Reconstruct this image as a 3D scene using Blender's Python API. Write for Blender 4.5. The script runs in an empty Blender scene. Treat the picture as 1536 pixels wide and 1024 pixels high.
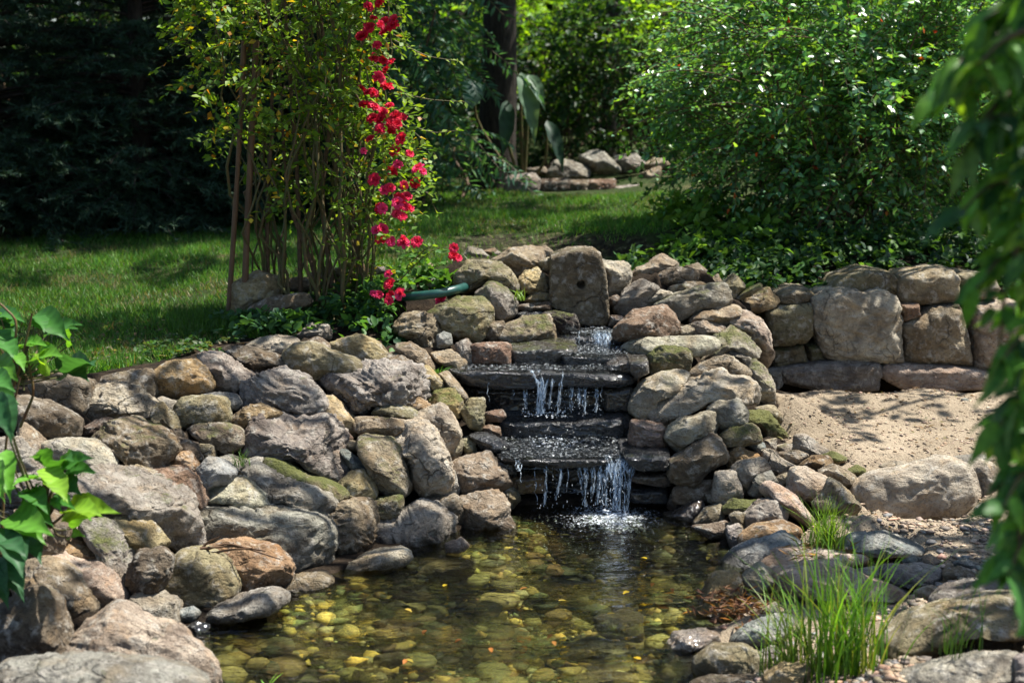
import bpy, bmesh, math, random
import numpy as np
from mathutils import Vector, Matrix
rng = np.random.default_rng(11)
random.seed(11)
SC = bpy.context.scene
COL = SC.collection
# ---------------------------------------------------------------- camera, sky, sun, exposure
F = 2000.0                      # focal length in pixels of the 1536 px wide photograph
CAM_Z = 1.6
PITCH = math.atan((512 - 150) / F)
cam_d = bpy.data.cameras.new('camera'); cam = bpy.data.objects.new('camera', cam_d); COL.objects.link(cam)
cam.location = (0, 0, CAM_Z); cam.rotation_euler = (math.pi / 2 - PITCH, 0, 0)
cam_d.sensor_width = 36.0; cam_d.lens = F / 1536 * 36; cam_d.clip_end = 500; cam_d.clip_start = 0.05
cam_d.dof.use_dof = True; cam_d.dof.focus_distance = 5.2; cam_d.dof.aperture_fstop = 3.0
SC.camera = cam
SUN = Vector((0.42, 0.14, 0.90)).normalized()
W = bpy.data.worlds.new('World'); SC.world = W; W.use_nodes = True
_n = W.node_tree.nodes; _n.clear()
_o = _n.new('ShaderNodeOutputWorld'); _b = _n.new('ShaderNodeBackground'); _s = _n.new('ShaderNodeTexSky')
_s.sky_type = 'NISHITA'; _s.sun_disc = False
_s.sun_elevation = math.asin(SUN.z); _s.sun_rotation = math.atan2(SUN.x, SUN.y)
_b.inputs['Strength'].default_value = 0.075
W.node_tree.links.new(_s.outputs[0], _b.inputs[0]); W.node_tree.links.new(_b.outputs[0], _o.inputs[0])
sun_d = bpy.data.lights.new('sun', 'SUN'); sun_d.energy = 5.0; sun_d.angle = math.radians(0.5); sun_d.color = (1.0, 0.955, 0.88)
sun = bpy.data.objects.new('sun', sun_d); COL.objects.link(sun)
sun.rotation_euler = SUN.to_track_quat('Z', 'Y').to_euler(); sun.location = (5, 2, 9)
SC.view_settings.view_transform = 'Standard'; SC.view_settings.look = 'None'
SC.view_settings.exposure = 1.3; SC.view_settings.gamma = 1.0
SC.render.engine = 'CYCLES'
SC.cycles.use_denoising = True
SC.cycles.max_bounces = 8; SC.cycles.transparent_max_bounces = 12; SC.cycles.transmission_bounces = 6
SC.cycles.caustics_reflective = False; SC.cycles.caustics_refractive = False
SC.cycles.sample_clamp_indirect = 6.0

# ---------------------------------------------------------------- pixel -> world helpers
SINP, COSP = math.sin(PITCH), math.cos(PITCH)
FWD = np.array([0, COSP, -SINP]); UPV = np.array([0, SINP, COSP]); RIGHT = np.array([1.0, 0, 0])
EYE = np.array([0, 0, CAM_Z])
def ray(u, v):
    return FWD + RIGHT * ((u - 768) / F) + UPV * ((512 - v) / F)
def at_z(u, v, z):
    d = ray(u, v); return EYE + d * ((z - CAM_Z) / d[2])
def at_y(u, v, y):
    d = ray(u, v); return EYE + d * (y / d[1])
def to_px(P):
    P = np.asarray(P, float) - EYE
    k = P @ FWD
    return np.stack([768 + F * (P @ RIGHT) / k, 512 - F * (P @ UPV) / k], -1)

# ---------------------------------------------------------------- noise
def _hash(i, j, k, s):
    h = (i * 374761393 + j * 668265263 + k * 2147483647 + s * 974634721) & 0xFFFFFFFF
    h = ((h ^ (h >> 13)) * 1274126177) & 0xFFFFFFFF
    h = ((h ^ (h >> 16)) * 2246822519) & 0xFFFFFFFF
    return ((h ^ (h >> 15)) & 0xFFFFFF) / float(0xFFFFFF)
def noise(P, seed=0):
    P = np.asarray(P, float); I = np.floor(P).astype(np.int64); f = P - I; f = f * f * (3 - 2 * f)
    r = 0
    for dx in (0, 1):
        wx = f[:, 0] if dx else 1 - f[:, 0]
        for dy in (0, 1):
            wy = f[:, 1] if dy else 1 - f[:, 1]
            for dz in (0, 1):
                wz = f[:, 2] if dz else 1 - f[:, 2]
                r = r + wx * wy * wz * _hash(I[:, 0] + dx, I[:, 1] + dy, I[:, 2] + dz, seed)
    return r * 2 - 1
def fbm(P, seed=0, octv=3):
    r = 0; a = 1.0; t = 0
    for o in range(octv):
        r = r + a * noise(P * 2 ** o, seed + o); t += a; a *= 0.5
    return r / t

# ---------------------------------------------------------------- object helpers
def link(o, parent=None):
    COL.objects.link(o)
    if parent is not None: o.parent = parent
    return o
def tag(o, label=None, cat=None, group=None, kind=None):
    if label: o['label'] = label
    if cat: o['category'] = cat
    if group: o['group'] = group
    if kind: o['kind'] = kind
    return o
def empty(name, loc, label, cat, group=None):
    o = bpy.data.objects.new(name, None); o.location = loc; link(o); return tag(o, label, cat, group)
def mesh_obj(name, V, faces, mat, parent=None, smooth=False, cols=None, origin=None):
    """faces: (n,k) array or list of such arrays"""
    V = np.asarray(V, float)
    if origin is None and parent is not None: origin = np.array(parent.matrix_basis.translation)
    if origin is not None: V = V - np.asarray(origin)
    me = bpy.data.meshes.new(name)
    if isinstance(faces, np.ndarray): faces = [faces]
    nl = sum(f.size for f in faces); nf = sum(len(f) for f in faces)
    me.vertices.add(len(V)); me.vertices.foreach_set('co', V.astype(np.float32).ravel())
    me.loops.add(nl); me.loops.foreach_set('vertex_index', np.concatenate([f.ravel() for f in faces]).astype(np.int32))
    me.polygons.add(nf)
    tot = np.concatenate([np.full(len(f), f.shape[1]) for f in faces]).astype(np.int32)
    st = np.concatenate([[0], np.cumsum(tot)[:-1]]).astype(np.int32)
    me.polygons.foreach_set('loop_start', st); me.polygons.foreach_set('loop_total', tot)
    if smooth: me.polygons.foreach_set('use_smooth', np.ones(nf, bool))
    if cols is not None:
        a = me.color_attributes.new('Col', 'FLOAT_COLOR', 'POINT')
        c = np.ones((len(V), 4), np.float32); c[:, :3] = cols; a.data.foreach_set('color', c.ravel())
    me.update(calc_edges=True); me.validate()
    if mat: me.materials.append(mat)
    o = bpy.data.objects.new(name, me)
    if origin is not None and parent is None: o.location = origin
    return link(o, parent)
_ico = {}
def ico(level):
    if level not in _ico:
        bm = bmesh.new(); bmesh.ops.create_icosphere(bm, subdivisions=level, radius=1.0)
        bm.verts.index_update()
        V = np.array([v.co[:] for v in bm.verts]); T = np.array([[v.index for v in f.verts] for f in bm.faces])
        V /= np.linalg.norm(V, axis=1)[:, None]; bm.free(); _ico[level] = (V, T)
    return _ico[level]
def unit(A):
    A = np.asarray(A, float); return A / np.maximum(np.linalg.norm(A, axis=-1, keepdims=True), 1e-9)

# ---------------------------------------------------------------- materials
def new_mat(name):
    m = bpy.data.materials.new(name); m.use_nodes = True; nt = m.node_tree; nt.nodes.clear()
    out = nt.nodes.new('ShaderNodeOutputMaterial'); return m, nt, out
class NT:
    def __init__(s, nt): s.nt = nt
    def n(s, t, **kw):
        x = s.nt.nodes.new(t)
        for k, v in kw.items():
            if k.startswith('i_'):
                key = k[2:]; key = int(key) if key.isdigit() else key.replace('_', ' ')
                x.inputs[key].default_value = v
            else: setattr(x, k, v)
        return x
    def l(s, a, b): s.nt.links.new(a, b)
    def noise(s, co, scale, detail=4, rough=.55, dist=0):
        x = s.n('ShaderNodeTexNoise', i_Scale=scale, i_Detail=detail, i_Roughness=rough, i_Distortion=dist); s.l(co, x.inputs['Vector']); return x.outputs['Fac']
    def ramp(s, fac, stops):
        r = s.n('ShaderNodeValToRGB'); e = r.color_ramp.elements
        while len(e) < len(stops): e.new(0.5)
        for q, (p, c) in zip(e, stops): q.position = p; q.color = (c, c, c, 1) if not hasattr(c, '__len__') else (*c[:3], 1)
        s.l(fac, r.inputs[0]); return r.outputs[0]
    def mix(s, fac, a, b, mode='MIX'):
        m = s.n('ShaderNodeMix', data_type='RGBA', blend_type=mode)
        for k, v in ((0, fac), (6, a), (7, b)):
            if hasattr(v, 'is_output') or isinstance(v, bpy.types.NodeSocket): s.l(v, m.inputs[k])
            else: m.inputs[k].default_value = v if not hasattr(v, '__len__') else (*v[:3], 1)
        return m.outputs[2]
    def math(s, op, a, b=0.5):
        m = s.n('ShaderNodeMath', operation=op)
        for k, v in ((0, a), (1, b)):
            if isinstance(v, bpy.types.NodeSocket): s.l(v, m.inputs[k])
            else: m.inputs[k].default_value = v
        return m.outputs[0]

def rock_material(name, wet=False):
    m, nt, out = new_mat(name); k = NT(nt)
    tc = k.n('ShaderNodeTexCoord'); oi = k.n('ShaderNodeObjectInfo')
    sc = k.n('ShaderNodeVectorMath', operation='SCALE', i_0=(13.7, 5.1, 9.3)); k.l(oi.outputs['Random'], sc.inputs['Scale'])
    ad = k.n('ShaderNodeVectorMath', operation='ADD'); k.l(tc.outputs['Object'], ad.inputs[0]); k.l(sc.outputs[0], ad.inputs[1])
    co = ad.outputs[0]
    # stretched bedding coordinates
    mp = k.n('ShaderNodeMapping'); mp.inputs['Scale'].default_value = (1.0, 1.2, 2.3); k.l(co, mp.inputs['Vector'])
    eu = k.n('ShaderNodeCombineXYZ'); k.l(k.math('MULTIPLY', oi.outputs['Random'], 2.3), eu.inputs[0]); k.l(k.math('SUBTRACT', oi.outputs['Random'], 0.5), eu.inputs[1])
    k.l(eu.outputs[0], mp.inputs['Rotation'])
    big = k.noise(co, 7, 5, .6, .6); mid = k.noise(co, 24, 6, .65, .4); fine = k.noise(co, 95, 5, .7); bed = k.noise(mp.outputs[0], 15, 7, .7, .5)
    base = oi.outputs['Color']
    c = k.mix(k.ramp(big, [(.33, 0), (.66, 1)]), k.mix(1.0, base, (.50, .45, .41), 'MULTIPLY'), k.mix(1.0, base, (1.42, 1.40, 1.32), 'MULTIPLY'))
    warm = k.mix(1.0, base, (1.1, .9, .66), 'MULTIPLY')
    c = k.mix(k.math('MULTIPLY', k.ramp(k.noise(co, 11, 4, .6, .3), [(.5, 0), (.68, 1)]), .7), c, warm)
    c = k.mix(k.ramp(bed, [(.34, .75), (.5, 0)]), c, k.mix(1.0, base, (.42, .38, .34), 'MULTIPLY'))
    c = k.mix(k.ramp(mid, [(.52, 0), (.68, .75)]), c, (.46, .43, .37) if not wet else (.045, .045, .045))
    c = k.mix(k.ramp(fine, [(.30, .85), (.47, 0)]), c, k.mix(1.0, base, (.33, .30, .27), 'MULTIPLY'))
    # dark pits and specks
    vo = k.n('ShaderNodeTexVoronoi', i_Scale=55.0); k.l(co, vo.inputs['Vector'])
    c = k.mix(k.math('MULTIPLY', k.ramp(vo.outputs['Distance'], [(.06, .8), (.22, 0)]), k.ramp(mid, [(.4, 0), (.6, 1)])), c, k.mix(1.0, base, (.3, .27, .25), 'MULTIPLY'))
    # lichen spots
    vl = k.n('ShaderNodeTexVoronoi', i_Scale=19.0); k.l(co, vl.inputs['Vector'])
    li = k.math('MULTIPLY', k.ramp(k.math('ADD', vl.outputs['Distance'], k.math('MULTIPLY', fine, .35)), [(.28, 1), (.40, 0)]), k.ramp(big, [(.48, 0), (.6, .65)]))
    if not wet: c = k.mix(li, c, (.44, .43, .36))
    # hairline cracks
    cv = k.n('ShaderNodeVectorMath', operation='ADD'); k.l(co, cv.inputs[0]); cn = k.n('ShaderNodeTexNoise', i_Scale=9.0, i_Detail=4.0); k.l(co, cn.inputs['Vector']); cs = k.n('ShaderNodeVectorMath', operation='SCALE', i_Scale=.16); k.l(cn.outputs['Color'], cs.inputs[0]); k.l(cs.outputs[0], cv.inputs[1])
    ce = k.n('ShaderNodeTexVoronoi', feature='DISTANCE_TO_EDGE', i_Scale=6.5); k.l(cv.outputs[0], ce.inputs['Vector'])
    crk = k.math('MULTIPLY', k.ramp(ce.outputs['Distance'], [(.0, 1), (.035, 0)]), k.ramp(k.noise(co, 5, 3), [(.50, 0), (.62, 1)]))
    c = k.mix(k.math('MULTIPLY', crk, .6), c, (.03, .025, .02))
    # moss on upward faces, amount from the object's alpha
    ge = k.n('ShaderNodeNewGeometry'); sx = k.n('ShaderNodeSeparateXYZ'); k.l(ge.outputs['Normal'], sx.inputs[0])
    px = k.n('ShaderNodeSeparateXYZ'); k.l(ge.outputs['Position'], px.inputs[0])
    mo = k.math('ADD', k.math('MULTIPLY', sx.outputs[2], .22), k.math('ADD', k.noise(co, 13, 6, .7, .5), k.math('MULTIPLY', oi.outputs['Alpha'], .55)))
    mof = k.math('MULTIPLY', k.ramp(mo, [(.80, 0), (.98, 1)]), .88)
    mosscol = k.mix(k.noise(co, 60, 3), (.045, .06, .012), (.17, .18, .045))
    c = k.mix(mof, c, mosscol)
    if not wet:   # water mark just above the pool level
        wl = k.math('ADD', px.outputs[2], k.math('MULTIPLY', k.math('SUBTRACT', mid, .5), .05))
        w_ = k.ramp(k.math('ADD', wl, .1), [(.055, 0), (.085, .78), (.115, .78), (.15, 0)])
        c = k.mix(w_, c, k.mix(1.0, c, (.30, .28, .25), 'MULTIPLY'))
    p = k.n('ShaderNodeBsdfPrincipled'); k.l(c, p.inputs['Base Color'])
    if wet:
        k.l(k.ramp(mid, [(.35, .10), (.65, .42)]), p.inputs['Roughness']); p.inputs['Specular IOR Level'].default_value = .7; p.inputs['Coat Weight'].default_value = .8; p.inputs['Coat Roughness'].default_value = .06
    else:
        k.l(k.ramp(w_, [(.1, .88), (.8, .3)]), p.inputs['Roughness']); p.inputs['Specular IOR Level'].default_value = .3
    h = k.math('ADD', k.math('MULTIPLY', mid, .6), k.math('ADD', k.math('MULTIPLY', bed, .6), k.math('MULTIPLY', fine, .36)))
    h = k.math('ADD', h, k.math('MULTIPLY', k.ramp(vo.outputs['Distance'], [(.0, 0), (.25, 1)]), .12))
    h = k.math('ADD', h, k.math('MULTIPLY', mof, k.math('MULTIPLY', k.noise(co, 160, 3), .5)))
    h = k.math('SUBTRACT', h, k.math('MULTIPLY', crk, .35))
    b = k.n('ShaderNodeBump', i_Strength=1.0, i_Distance=.034); k.l(h, b.inputs['Height']); k.l(b.outputs[0], p.inputs['Normal'])
    k.l(p.outputs[0], out.inputs[0]); return m
ROCK = rock_material('weathered_stone'); WET = rock_material('wet_slate', True)

def leaf_material(name, trans=.35, rough=.45, spec=.4, gain=1.0):
    m, nt, out = new_mat(name); k = NT(nt)
    a = k.n('ShaderNodeAttribute', attribute_name='Col')
    c = a.outputs['Color']
    p = k.n('ShaderNodeBsdfPrincipled', i_Roughness=rough); p.inputs['Specular IOR Level'].default_value = spec; k.l(c, p.inputs['Base Color'])
    t = k.n('ShaderNodeBsdfTranslucent'); k.l(k.mix(1.0, c, (1.5 * gain, 1.35 * gain, .45 * gain), 'MULTIPLY'), t.inputs[0])
    mx = k.n('ShaderNodeMixShader', i_Fac=trans); k.l(p.outputs[0], mx.inputs[1]); k.l(t.outputs[0], mx.inputs[2]); k.l(mx.outputs[0], out.inputs[0]); return m
LEAF = leaf_material('leaf', .42, .5, .3, 1.25); GLOSSLEAF = leaf_material('glossy_leaf', .38, .33, .65, 1.3); NEEDLE = leaf_material('needle', .12, .6, .2)
GRASS = leaf_material('grass_blade', .35, .5, .3); PETAL = leaf_material('petal', .35, .6, .2, .8)
def plain_mat(name, c1, c2, scale, rough=.8, bump=.5, dist=.01, stretch=(1, 1, 1), spec=.3):
    m, nt, out = new_mat(name); k = NT(nt); tc = k.n('ShaderNodeTexCoord')
    mp = k.n('ShaderNodeMapping'); mp.inputs['Scale'].default_value = stretch; k.l(tc.outputs['Object'], mp.inputs[0])
    f = k.noise(mp.outputs[0], scale, 6, .65, .3)
    p = k.n('ShaderNodeBsdfPrincipled', i_Roughness=rough); p.inputs['Specular IOR Level'].default_value = spec
    k.l(k.mix(k.ramp(f, [(.35, 0), (.65, 1)]), c1, c2), p.inputs['Base Color'])
    b = k.n('ShaderNodeBump', i_Strength=bump, i_Distance=dist); k.l(f, b.inputs['Height']); k.l(b.outputs[0], p.inputs['Normal'])
    k.l(p.outputs[0], out.inputs[0]); return m
BARK = plain_mat('bark', (.012, .009, .007), (.045, .035, .027), 30, .9, 1.0, .03, (1, 1, .25))
TWIG = plain_mat('twig', (.06, .04, .025), (.14, .09, .05), 40, .8)
GREENSTEM = plain_mat('green_stem', (.06, .08, .02), (.10, .06, .03), 30, .6)
CANE = plain_mat('brown_stake', (.07, .04, .022), (.15, .085, .045), 25, .6, .4, .004, (1, 1, .3))
PIPE = plain_mat('green_pipe', (.008, .045, .038), (.014, .075, .062), 14, .4, .15, .002, spec=.5)
STEMRED = plain_mat('plant_stem', (.12, .045, .02), (.10, .09, .03), 20, .5)
# ---------------------------------------------------------------- the lie of the land: (u, v, y) of points on its visible surface
HP = []
def hp_y(*pts):
    for u, v, y in pts: HP.append(at_y(u, v, y))
def hp_z(*pts):
    for u, v, z in pts: HP.append(at_z(u, v, z))
POND_PX = [(322, 1030), (298, 962), (420, 917), (480, 887), (570, 855), (690, 808), (765, 797), (785, 768), (1005, 772), (1035, 800), (1085, 830), (1085, 872),
           (1058, 895), (1055, 930), (1000, 962), (1000, 992), (1050, 1000), (1075, 1100), (1130, 1300), (270, 1300)]
POND = np.array([at_z(u, v, 0)[:2] for u, v in POND_PX])
hp_z(*[(u, v, 0) for u, v in POND_PX])
hp_z((600, 930, 0), (800, 860, 0), (900, 950, 0), (480, 980, 0), (700, 1100, 0), (900, 820, 0))
hp_y((55, 930, 3.6), (95, 880, 3.9), (300, 870, 4.12), (390, 810, 4.45), (520, 800, 4.65), (615, 800, 4.78), (430, 670, 4.85), (630, 690, 4.97),
     (575, 700, 4.9), (560, 585, 5.2), (425, 590, 5.1), (195, 665, 4.6), (170, 610, 4.8), (85, 595, 4.7), (50, 630, 4.5), (110, 690, 4.35), (210, 760, 4.25),
     (200, 800, 4.15), (165, 820, 4.05), (480, 540, 5.35), (450, 505, 5.55), (240, 560, 5.05), (330, 540, 5.2), (150, 565, 4.95), (350, 600, 4.95), (280, 620, 4.85),
     (330, 700, 4.65), (480, 720, 4.75), (20, 700, 4.2), (60, 800, 3.95), (540, 640, 5.05), (0, 590, 4.6), (560, 520, 5.6), (-200, 600, 4.6), (-250, 900, 3.6))
hp_z((200, 985, .08), (100, 1020, .12), (30, 1010, .2), (-250, 1010, .3))
hp_y((720, 710, 5.05), (730, 770, 4.97), (690, 620, 5.3), (710, 570, 5.45), (640, 560, 5.4), (630, 510, 5.65), (690, 480, 5.85), (745, 450, 6.0), (790, 500, 5.85), (735, 530, 5.65),
     (725, 410, 6.15), (820, 560, 5.45), (930, 560, 5.45), (800, 640, 5.4), (920, 640, 5.4), (830, 690, 5.1), (930, 690, 5.1), (830, 540, 5.6), (900, 510, 5.85), (870, 486, 6.05), (870, 420, 6.08),
     (640, 400, 6.3), (700, 385, 6.4), (770, 385, 6.35), (870, 378, 6.25), (960, 395, 6.25), (1040, 405, 6.35), (1100, 425, 6.45), (1150, 440, 6.6), (660, 440, 6.1), (600, 450, 6.3),
     (960, 450, 6.05), (1050, 455, 6.05), (970, 485, 5.85), (1010, 515, 5.72), (1000, 545, 5.58), (985, 590, 5.45), (1050, 600, 5.4), (1090, 620, 5.3), (1035, 645, 5.2),
     (1050, 690, 5.1), (1040, 740, 5.02), (1030, 775, 4.99), (1110, 480, 6.0), (1090, 540, 5.65), (1130, 520, 5.85), (1140, 590, 5.75), (1120, 640, 5.3), (1110, 690, 5.1),
     (1100, 450, 6.2))
hp_z((1166, 612, .22), (1162, 645, .21), (1172, 675, .19), (1175, 596, .21), (1190, 590, .2), (1300, 583, .2), (1480, 587, .2), (1560, 590, .2), (1250, 620, .2), (1300, 640, .19), (1400, 650, .19), (1480, 700, .19), (1200, 660, .19), (1230, 690, .18), (1350, 690, .18), (1600, 680, .2),
     (1800, 640, .22), (1180, 700, .16), (1130, 730, .13), (1220, 735, .14), (1150, 800, .05), (1120, 770, .09), (1270, 760, .12), (1380, 778, .1), (1400, 830, .08), (1500, 850, .1), (1300, 850, .07), (1250, 900, .06), (1450, 930, .15),
     (1400, 1010, .14), (1250, 1000, .06), (1080, 990, .02), (1150, 930, .05), (1120, 860, .05), (1600, 900, .2), (1700, 1000, .25), (1300, 1200, .12))
WALL_Y = 6.55
for u in (1180, 1260, 1340, 1420, 1500, 1650, 1850):
    HP.append(np.array([(u - 768) / F * 6.75, WALL_Y + .28, .72]))
    HP.append(np.array([(u - 768) / F * 6.6, WALL_Y - .04, .2]))
    HP.append(np.array([(u - 768) / F * 7.4, 7.5, .78]))
hp_z((0, 360, .62), (200, 352, .63), (330, 350, .65), (100, 450, .57), (250, 480, .58), (340, 480, .59), (0, 520, .53), (620, 350, .78), (750, 330, .8), (900, 330, .84), (800, 295, .85), (1000, 340, .86), (640, 300, .8),
     (-300, 400, .6), (-500, 500, .55), (450, 420, .66), (560, 400, .72), (150, 540, .55), (300, 520, .58), (-200, 540, .54), (420, 380, .68), (1000, 300, .88))
HP += [np.array(p, float) for p in [(-6, 12, .7), (-2, 13, .85), (2, 12, .95), (5, 10, .9), (6, 14, 1.0), (0, 16, 1.0), (-8, 8, .6), (-5, 3, .5), (5, 4, .4), (4, 6, .3), (6, 7.5, .8), (0, 20, 1.2), (-10, 20, 1.0), (10, 20, 1.2),
       (-1.6, 2.6, .35), (-2.5, 3.2, .45), (1.5, 2.4, .2), (2.5, 3, .3), (0, 1.0, .25), (-2, 0, .3), (2, 0, .3), (0, -4, .3), (0, 40, 2.5), (-25, 40, 2.2), (25, 40, 2.5), (20, 8, .9), (-20, 5, .6)]]
HP = np.array(HP)
def land(XY):
    XY = np.atleast_2d(np.asarray(XY, float)); out = np.empty(len(XY))
    for i in range(0, len(XY), 20000):
        q = XY[i:i + 20000]
        d2 = ((q[:, None, :] - HP[None, :, :2]) ** 2).sum(-1)
        w = 1.0 / (d2 + .0035) ** 2.2
        out[i:i + 20000] = (w * HP[None, :, 2]).sum(1) / w.sum(1)
    return out
# a fine lookup of the land for ray marching
GX = np.arange(-4.5, 4.5, .03); GY = np.arange(1.5, 14.0, .03)
_gx, _gy = np.meshgrid(GX, GY, indexing='ij')
LUT = land(np.stack([_gx.ravel(), _gy.ravel()], -1)).reshape(_gx.shape)
def land_fast(x, y):
    i = np.clip(((np.asarray(x) + 4.5) / .03).astype(int), 0, len(GX) - 1); j = np.clip(((np.asarray(y) - 1.5) / .03).astype(int), 0, len(GY) - 1)
    return LUT[i, j]
def hit(u, v):
    d = ray(u, v); t = np.arange(1.8, 14.0, .01) / d[1]
    P = EYE + d[None, :] * t[:, None]
    below = P[:, 2] <= land_fast(P[:, 0], P[:, 1])
    return P[np.argmax(below)] if below.any() else P[-1]

# ---------------------------------------------------------------- rocks
TONE = dict(g=(.235, .22, .195), p=(.36, .325, .265), t=(.245, .205, .145), b=(.16, .13, .095), o=(.26, .18, .10), y=(.32, .26, .15), k=(.345, .285, .23),
            d=(.018, .018, .019), r=(.20, .135, .095), v=(.21, .185, .115), u=(.215, .235, .235), n=(.11, .085, .065), w=(.05, .042, .034))
ZONES = dict(A=(0, 480, 400 / 1463), B=(0, 740, 400 / 1442), C=(300, 340, 400 / 1463), D=(300, 580, 400 / 1463), E=(600, 340, 400 / 1463), F=(640, 560, 400 / 1463),
             G=(900, 380, 400 / 1463), H=(900, 620, 400 / 1463), I=(1140, 380, 396 / 1448), J=(1140, 620, 396 / 1448), K=(960, 800, .375), L=(240, 840, .46875), M=(640, 0, 460 / 1308), P=(0, 0, 1.0))
def polar(poly, n=200):
    """radius of a star-shaped outline about its centroid, softened at the corners"""
    P = np.array(poly, float); a = P; b = np.roll(P, -1, 0)
    cr = a[:, 0] * b[:, 1] - b[:, 0] * a[:, 1]; A = cr.sum() / 2
    c = ((a + b) * cr[:, None]).sum(0) / (6 * A)
    th = np.linspace(0, 2 * np.pi, n, endpoint=False); R = np.zeros(n)
    for i, t in enumerate(th):
        d = np.array([math.cos(t), math.sin(t)]); e = b - a; den = d[0] * e[:, 1] - d[1] * e[:, 0]
        den = np.where(abs(den) < 1e-9, 1e-9, den); q = a - c
        s = (q[:, 0] * e[:, 1] - q[:, 1] * e[:, 0]) / den; m = (q[:, 0] * d[1] - q[:, 1] * d[0]) / den
        ok = (m >= -1e-6) & (m <= 1 + 1e-6) & (s > 0); R[i] = s[ok].max() if ok.any() else 1.0
    return c, R
def rock_shape(R, rf, rb, level, seed, square=4.2, facets=13, rough=1.0, strata=0.0, cut=.30):
    """points in (right, up, toward viewer); R in metres"""
    r = np.random.default_rng(seed); V, T = ico(level); th = np.arctan2(V[:, 1], V[:, 0]) % (2 * np.pi); rho = np.hypot(V[:, 0], V[:, 1])
    Rk = R if square > 5 else (R + np.roll(R, 3) + np.roll(R, -3)) / 3
    Rt = np.interp(th, np.linspace(0, 2 * np.pi, len(R) + 1), np.append(Rk, Rk[0]))
    k = (rho ** square + abs(V[:, 2]) ** square) ** (1 / square); rho2 = rho / k; z2 = V[:, 2] / k
    Rm = R.mean()
    # unit-ish shape then chop it with planes
    S = np.stack([rho2 * np.cos(th), rho2 * np.sin(th), z2], -1)
    ph = r.uniform(0, 6.283)
    for i in range(facets):
        ck = r.uniform(.25, .8) * cut
        if i == 0: n = unit(np.array([r.uniform(-.4, .4), .70, .70])); ck = r.uniform(.7, 1.35) * cut
        elif i == 1: n = unit(np.array([r.uniform(-.7, .7), r.uniform(-.5, .1), .80])); ck = r.uniform(.4, 1.0) * cut
        elif i < 6:
            a_ = ph + i * 1.7; e = r.uniform(.5, 1.0); n = np.array([math.cos(a_) * math.cos(e), math.sin(a_) * math.cos(e), math.sin(e)]); ck = r.uniform(.5, 1.25) * cut
        else:
            a_ = ph + i * 2.4; e = r.uniform(.0, .5) if r.random() < .75 else -r.uniform(.1, .9); n = np.array([math.cos(a_) * math.cos(e), math.sin(a_) * math.cos(e), math.sin(e)])
        pr = S @ n; d = pr.max() * (1 - ck)
        S -= np.maximum(pr - d, 0)[:, None] * n * .985
    # many small chips
    for i in range(int(facets * .9)):
        n = r.normal(size=3); n[2] = abs(n[2]) * .9 + .05; n = n / np.linalg.norm(n); pr = S @ n; d = pr.max() * (1 - r.uniform(.02, .35) * cut)
        S -= np.maximum(pr - d, 0)[:, None] * n * .98
    P = np.stack([S[:, 0] * Rt, S[:, 1] * Rt, np.where(S[:, 2] > 0, S[:, 2] * rf, S[:, 2] * rb)], -1)
    N = unit(P / np.array([Rm, Rm, (rf + rb) / 2]))
    q = P / Rm
    bed = unit(np.array([r.normal() * .5, 1.0, r.normal() * .5]))
    qs = q + np.outer(q @ bed, bed) * (1.0 + 3.5 * strata); qs = qs + .35 * np.stack([noise(q * 1.7 + 3, seed % 91), noise(q * 1.7 + 11, seed % 83), noise(q * 1.7 + 23, seed % 71)], -1)
    amp = Rm * rough
    ridge = 1 - 2 * abs(fbm(qs * 1.9 + 7, seed % 777, 4)); crack = np.clip(.12 - abs(noise(qs * 1.25 + 31, seed % 431)), 0, .12) / .12
    dsp = .035 * fbm(q * 1.3 + seed % 97, seed % 1000, 3) + .042 * ridge + .05 * fbm(qs * 5.0, seed % 555, 3) + .026 * fbm(q * 11, seed % 222, 2) + .04 * strata * noise(qs * 3.1, seed % 333) - .05 * crack
    for f_, a_ in ((r.uniform(1.6, 2.6), .075), (r.uniform(4.0, 6.5), .03)):   # broken layers: long ramps ending in sharp steps
        b2 = unit(bed + .35 * r.normal(size=3)); h = (q @ b2) * f_ + .75 * noise(q * 1.6 + f_ * 9, seed % 613) + .25 * noise(q * 4.5, seed % 401); fr_ = h - np.floor(h); fr_ = np.where(fr_ < .86, fr_ / .86, (1 - fr_) / .14)
        dsp = dsp + a_ * (.45 + .75 * strata) * (.4 + .6 * np.clip(fbm(q * 1.1 + 5, seed % 299, 2) * 2 + .6, 0, 1)) * (fr_ - .5)
    dsp = dsp - dsp.mean() + .01
    return P + N * (dsp * amp)[:, None], T
ROCKS = []          # (x, y, radius) of every stone, to bed the ground under it
_seed = [100]
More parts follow.
